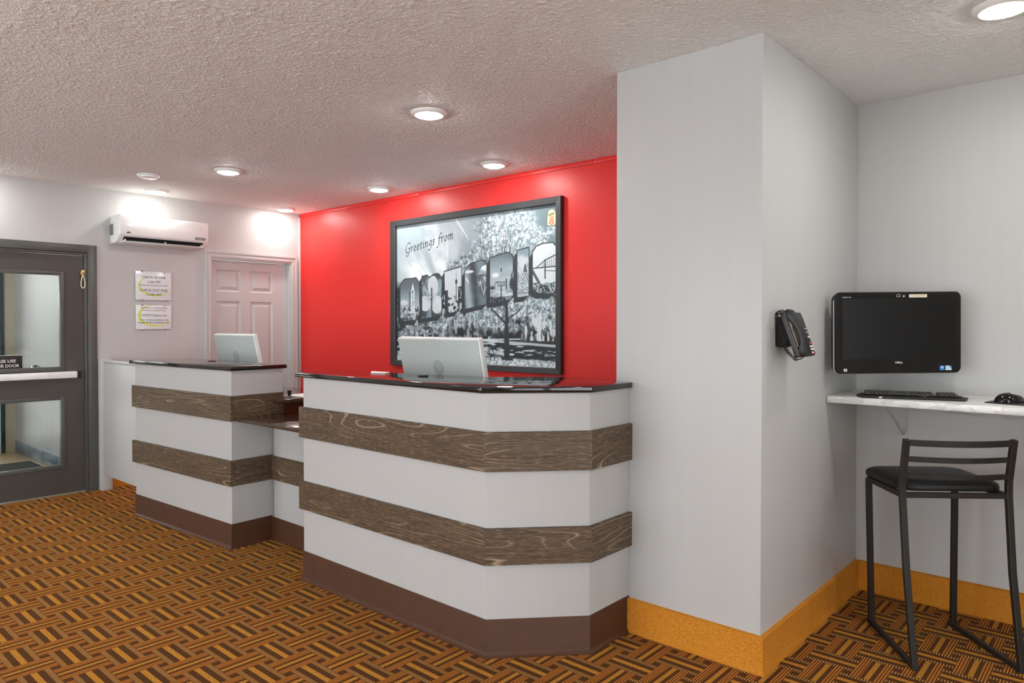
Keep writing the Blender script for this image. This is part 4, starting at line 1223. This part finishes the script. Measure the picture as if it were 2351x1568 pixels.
cab = [(-.72 + .045 * k, YR - .006, .948 - .012 * math.sin(k * 1.1) - .010 * math.sin(k * 2.3 + 1) + .006 * math.cos(k * .7)) for k in range(16)]
tag(obj('cable', MB().tube(cab, .0022, 5), 'wall', smooth=True), 'thin painted cable sagging along the wall under the marble shelf', 'cable')

# black all-in-one computer on its arm
rr = math.atan2(.664, .747)
cmpu = thing('desktop_computer', 'black all-in-one computer with a dark screen mounted over the marble shelf', 'computer', (-.842, 3.600, 1.332), (0, -.009, rr))
W2, H2 = .2865, .1865
fnl = lambda a, b, c_: (a, c_, b)     # local: x right, z up, front faces -y
obj('back_cover', MB().prism(rrect(-W2 + .004, W2 - .004, -H2 + .004, H2 - .006, .03), .012, .05, fn=fnl), 'black_matte', cmpu, bevel=.008, seg=2, local=True)
obj('side_strip', MB().prism(rrect(-W2 - .002, W2 - .002, -H2, H2 - .018, .028), .006, .014, fn=fnl), 'alu', cmpu, local=True)
sl_, sr_, st__, sb_ = -W2 + .031, W2 - .027, H2 - .032, -H2 + .066
bz = MB(); outer = rrect(-W2, W2, -H2, H2, .026, 8); inner = rrect(sl_, sr_, sb_, st__, .002, 8)
for pl, y in ((outer, .008), (outer, -.006), ([(x * .985, z * .978) for x, z in outer], -.011), (inner, -.011), (inner, -.004)):
    pass
rings = []
for pl, y in ((outer, .010), (outer, -.004), ([(x * .986, z * .979) for x, z in outer], -.011), ([(sl_ - .008 if x < 0 else sr_ + .008, 0)[0:1] + (z,) if 0 else (x, z) for x, z in rrect(sl_ - .006, sr_ + .006, sb_ - .006, st__ + .006, .004, 8)], -.011), (inner, -.0105)):
    i = len(bz.v); bz.v += [(x, y, z) for x, z in pl]; rings.append((i, len(pl)))
for (a, n), (b, _) in zip(rings[:-1], rings[1:]):
    for q in range(n): bz.f.append([a + q, a + (q + 1) % n, b + (q + 1) % n, b + q])
bz.f.append([rings[0][0] + q for q in range(rings[0][1])])
bez = obj('bezel', bz, 'black_gloss', cmpu, smooth=True, local=True)
obj('screen', MB().prism(inner, -.0106, -.0050, fn=fnl), 'screen', cmpu, local=True)
WC = wm(cmpu); rx_, ux_ = WC.to_3x3() @ Vector((1, 0, 0)), WC.to_3x3() @ Vector((0, 0, 1))
def LC(x, z, y=-.0112): return WC @ Vector((x, y, z))
text('lettering', 'DELL', LC(.001, -.136), rx_, ux_, 'alu', bez, width=.034, height=.008, bold=.02)
text('lettering', 'INSPIRON ONE', LC(-.2370, H2 - .0245), rx_, ux_, 'white_ink', bez, width=.040, height=.0048)
obj('sticker', MB().box(.186, .208, -.0119, -.0111, -.173, -.152), 'blue_sticker', bez, local=True)
fl = MB()
for dx_, dz_ in ((-.004, .003), (.001, .003), (-.004, -.002), (.001, -.002)): fl.box(.197 + dx_, .1965 + dx_ + .0045, -.0124, -.0118, -.1625 + dz_, -.1625 + dz_ + .0042)
obj('sticker_emblem', fl, 'white_ink', bez, local=True)
obj('sticker', MB().box(.213, .240, -.0119, -.0111, -.173, -.152), 'pale_blue', bez, local=True)
obj('sticker_corner', MB().prism([(.226, -.152), (.240, -.152), (.240, -.164)], -.0124, -.0118, fn=fnl), 'blue_sticker', bez, local=True)
obj('sticker_frame', MB().box(-.251, -.236, -.0119, -.0111, -.176, -.163), 'white_button', bez, local=True)
text('lettering', 'Z', LC(-.2435, -.1695, -.0119), rx_, ux_, 'ink', bez, width=.006, height=.008, bold=.02)
obj('webcam', MB().box(.013, .033, -.0125, -.0105, H2 - .029, H2 - .012), 'near_black', bez, local=True, bevel=.001)
obj('webcam_lens', MB().lathe([(.0035, 0), (.0035, .001), (.001, .0015)], n=14).xf(Matrix.Translation((.022, -.0125, H2 - .021)) @ Matrix.Rotation(PI / 2, 4, 'X')), 'alu', bez, local=True)
rb = MB()
for a0, a1, b0, b1 in ((-.009, .006, -.0245, -.0235), (-.009, .006, -.0135, -.0125), (-.009, -.008, -.0235, -.0135), (.005, .006, -.0235, -.0135)): rb.box(a0, a1, -.0117, -.0111, H2 + b0, H2 + b1)
obj('power_outline', rb, 'alu', bez, local=True)
tp = obj('tape_label', MB().box(.047, .128, -.0122, -.0111, H2 - .027, H2 - .013), 'cream', bez, local=True)
text('lettering', 'For Guest Use Only', LC(.0875, H2 - .020, -.0122), rx_, ux_, 'ink', tp, width=.066, height=.0075)
am = MB().box(-.05, .05, .05, .075, -.05, .05)
obj('mount_plate', am, 'near_black', cmpu, local=True, bevel=.003)
p0 = WC @ Vector((0, .072, 0))
arm = MB().tube([p0, (-.78, 3.74, 1.332), (-.80, YR - .02, 1.332)], .016, 10)
obj('wall_arm', arm, 'near_black', cmpu, smooth=True)
obj('wall_plate', MB().box(-.86, -.74, YR - .022, YR, 1.25, 1.41), 'near_black', cmpu, bevel=.003)

# keyboard, mouse, pad
kb = thing('keyboard', 'black computer keyboard lying on the marble shelf', 'keyboard', (-.785, 3.600, SZ1), (0, 0, .33))
obj('body', MB().prism([(-.222, .0), (-.20, -.070), (.20, -.070), (.222, .0), (.205, .066), (-.205, .066)], .001, .012), 'black_matte', kb, bevel=.004, seg=2, local=True)
obj('deck', MB().prism([(-.205, .005), (-.192, -.050), (.192, -.050), (.205, .005), (.195, .060), (-.195, .060)], .012, .018), 'black_gloss', kb, bevel=.003, local=True)
ky = MB()
for r_ in range(6):
    y0 = -.044 + r_ * .0172
    x = -.186
    while x < .180:
        wdt = .0155
        if r_ == 0 and -.11 < x < -.02: wdt = .09
        if not (.088 < x < .094 or .148 < x < .150):
            ky.box(x, x + wdt, y0, y0 + .0145, .018, .0225 + .001 * r_)
        x += wdt + .0028
ko = obj('keys', ky, 'keys_grey', kb, local=True)
ko['kind'] = 'stuff'
obj('badge', MB().box(-.135, -.122, -.0745, -.0705, .004, .009), 'alu', kb, local=True)
tag(obj('mouse_pad', MB().prism([(v.x, v.y) for v in [Vector((-.505, 3.595)), Vector((-.27, 3.545)), Vector((-.235, 3.735)), Vector((-.48, 3.775))]], SZ1 + .0005, SZ1 + .004), 'black_matte', bevel=.0015), 'thin black mouse pad on the marble shelf', 'mouse pad')
ms_ = thing('computer_mouse', 'glossy black computer mouse on the mouse pad', 'mouse', (-.425, 3.655, SZ1 + .0042), (0, 0, rr))
mm = MB(); nu, nv = 20, 8
for j in range(nv + 1):
    ph_ = PI / 2 * j / nv
    for i in range(nu):
        th_ = 2 * PI * i / nu
        cx_ = math.cos(th_); cy_ = math.sin(th_)
        mm.v.append((.062 * cx_ * math.cos(ph_) ** .7 + .006 * math.sin(ph_), .032 * cy_ * math.cos(ph_) ** .7, .001 + .036 * math.sin(ph_) * (1 - .10 * cx_)))
for j in range(nv):
    for i in range(nu):
        mm.f.append([j * nu + i, j * nu + (i + 1) % nu, (j + 1) * nu + (i + 1) % nu, (j + 1) * nu + i])
mm.f.append([i for i in range(nu)][::-1])
obj('shell', mm, 'black_gloss', ms_, smooth=True, local=True)
obj('scroll_wheel', MB().lathe([(.002, -.003), (.008, -.003), (.008, .003), (.002, .003)], n=16).xf(Matrix.Translation((-.036, 0, .0265)) @ Matrix.Rotation(PI / 2, 4, 'X')), 'charcoal', ms_, local=True)

# ------------------------------------------------------------------ bar stool
stl = thing('bar_stool', 'black metal bar stool with a padded seat and low slatted back', 'stool', (-.65, 3.44, 0))
A_, B_, C__, D_ = Vector((-.917, 3.505, 0)), Vector((-.666, 3.152, 0)), Vector((-.632, 3.715, 0)), Vector((-.344, 3.402, 0))
sd_ = Vector((.78, .627, 0)).normalized(); fd_ = Vector((-.627, .78, 0)).normalized()
Bs, Ds = Vector((-.732, 3.228, .672)), Vector((-.404, 3.491, .672))
As, Cs = Vector((-.924, 3.470, .672)), Vector((-.630, 3.712, .672))
hw = .0115
def leg(p0, pts):
    return MB().tube(pts, hw, square=True, up=tuple(sd_))
zt = .905
for lo, hi in ((A_, As), (C__, Cs)):
    obj('leg', MB().tube([lo + Vector((0, 0, .012)), lo + (hi - lo) * .5, hi], hw, square=True, up=tuple(sd_)), 'steel_dark', stl, bevel=.002, seg=1)
for lo, hi in ((B_, Bs), (D_, Ds)):
    top = hi - fd_ * .030; top.z = zt
    mid = hi + (lo - hi) * .45 + fd_ * .012
    obj('leg', MB().tube([lo + Vector((0, 0, .0)), mid, hi, hi + Vector((0, 0, .06)), top], hw, square=True, up=tuple(sd_)), 'steel_dark', stl, bevel=.002, seg=1)
for a, b in ((A_, B_), (C__, D_)):
    e_ = (a - b).normalized() * .025
    obj('floor_rail', MB().tube([a + e_ + Vector((0, 0, .011)), b + Vector((0, 0, .011))], .0105, square=True), 'steel_dark', stl, bevel=.002, seg=1)
fr2 = MB()
for a, b in ((As, Bs), (Cs, Ds), (Bs, Ds), (As, Cs)):
    fr2.tube([a, b], .010, square=True)
obj('seat_frame', fr2, 'steel_dark', stl)
for k, (z, hh) in enumerate(((.891, .0125), (.823, .0105), (.752, .0105))):
    l_ = (z - .732) / (zt - .732)
    bp = Bs - fd_ * .030 * max(0, l_); dp = Ds - fd_ * .030 * max(0, l_)
    pts = []
    for q in range(13):
        s_ = q / 12; p_ = bp.lerp(dp, s_) - fd_ * .040 * math.sin(PI * s_); p_.z = z
        pts.append(p_)
    obj('back_rail', MB().tube(pts, (hh, .006), square=True, up=(0, 0, 1)) if 0 else MB().tube(pts, [(hh, .006)] * 13, square=True, up=(0, 0, 1)), 'steel_dark', stl, bevel=.0015, seg=1)
cc = (As + Bs + Cs + Ds) / 4 + fd_ * .035
Rm = Matrix(((sd_.x, fd_.x, 0, cc.x), (sd_.y, fd_.y, 0, cc.y), (0, 0, 1, 0), (0, 0, 0, 1)))
cu_ = MB()
lv_ = [(.016, .6825), (.002, .686), (0, .697), (.004, .709), (.020, .719), (.06, .724), (.12, .726)]
for d_, z in lv_:
    pl = rrect(-.207 + d_, .226 - d_, -.178 + d_, .195 - d_, max(.075 - d_ * .5, .012), 6)
    cu_.v += [tuple(Rm @ Vector((x, y, z))) for x, y in pl]
n_ = len(pl)
for k in range(len(lv_) - 1):
    for q in range(n_): cu_.f.append([k * n_ + q, k * n_ + (q + 1) % n_, (k + 1) * n_ + (q + 1) % n_, (k + 1) * n_ + q])
cu_.f.append(list(range(n_))[::-1]); cu_.f.append([(len(lv_) - 1) * n_ + q for q in range(n_)])
obj('seat', cu_, 'leather', stl, smooth=True)
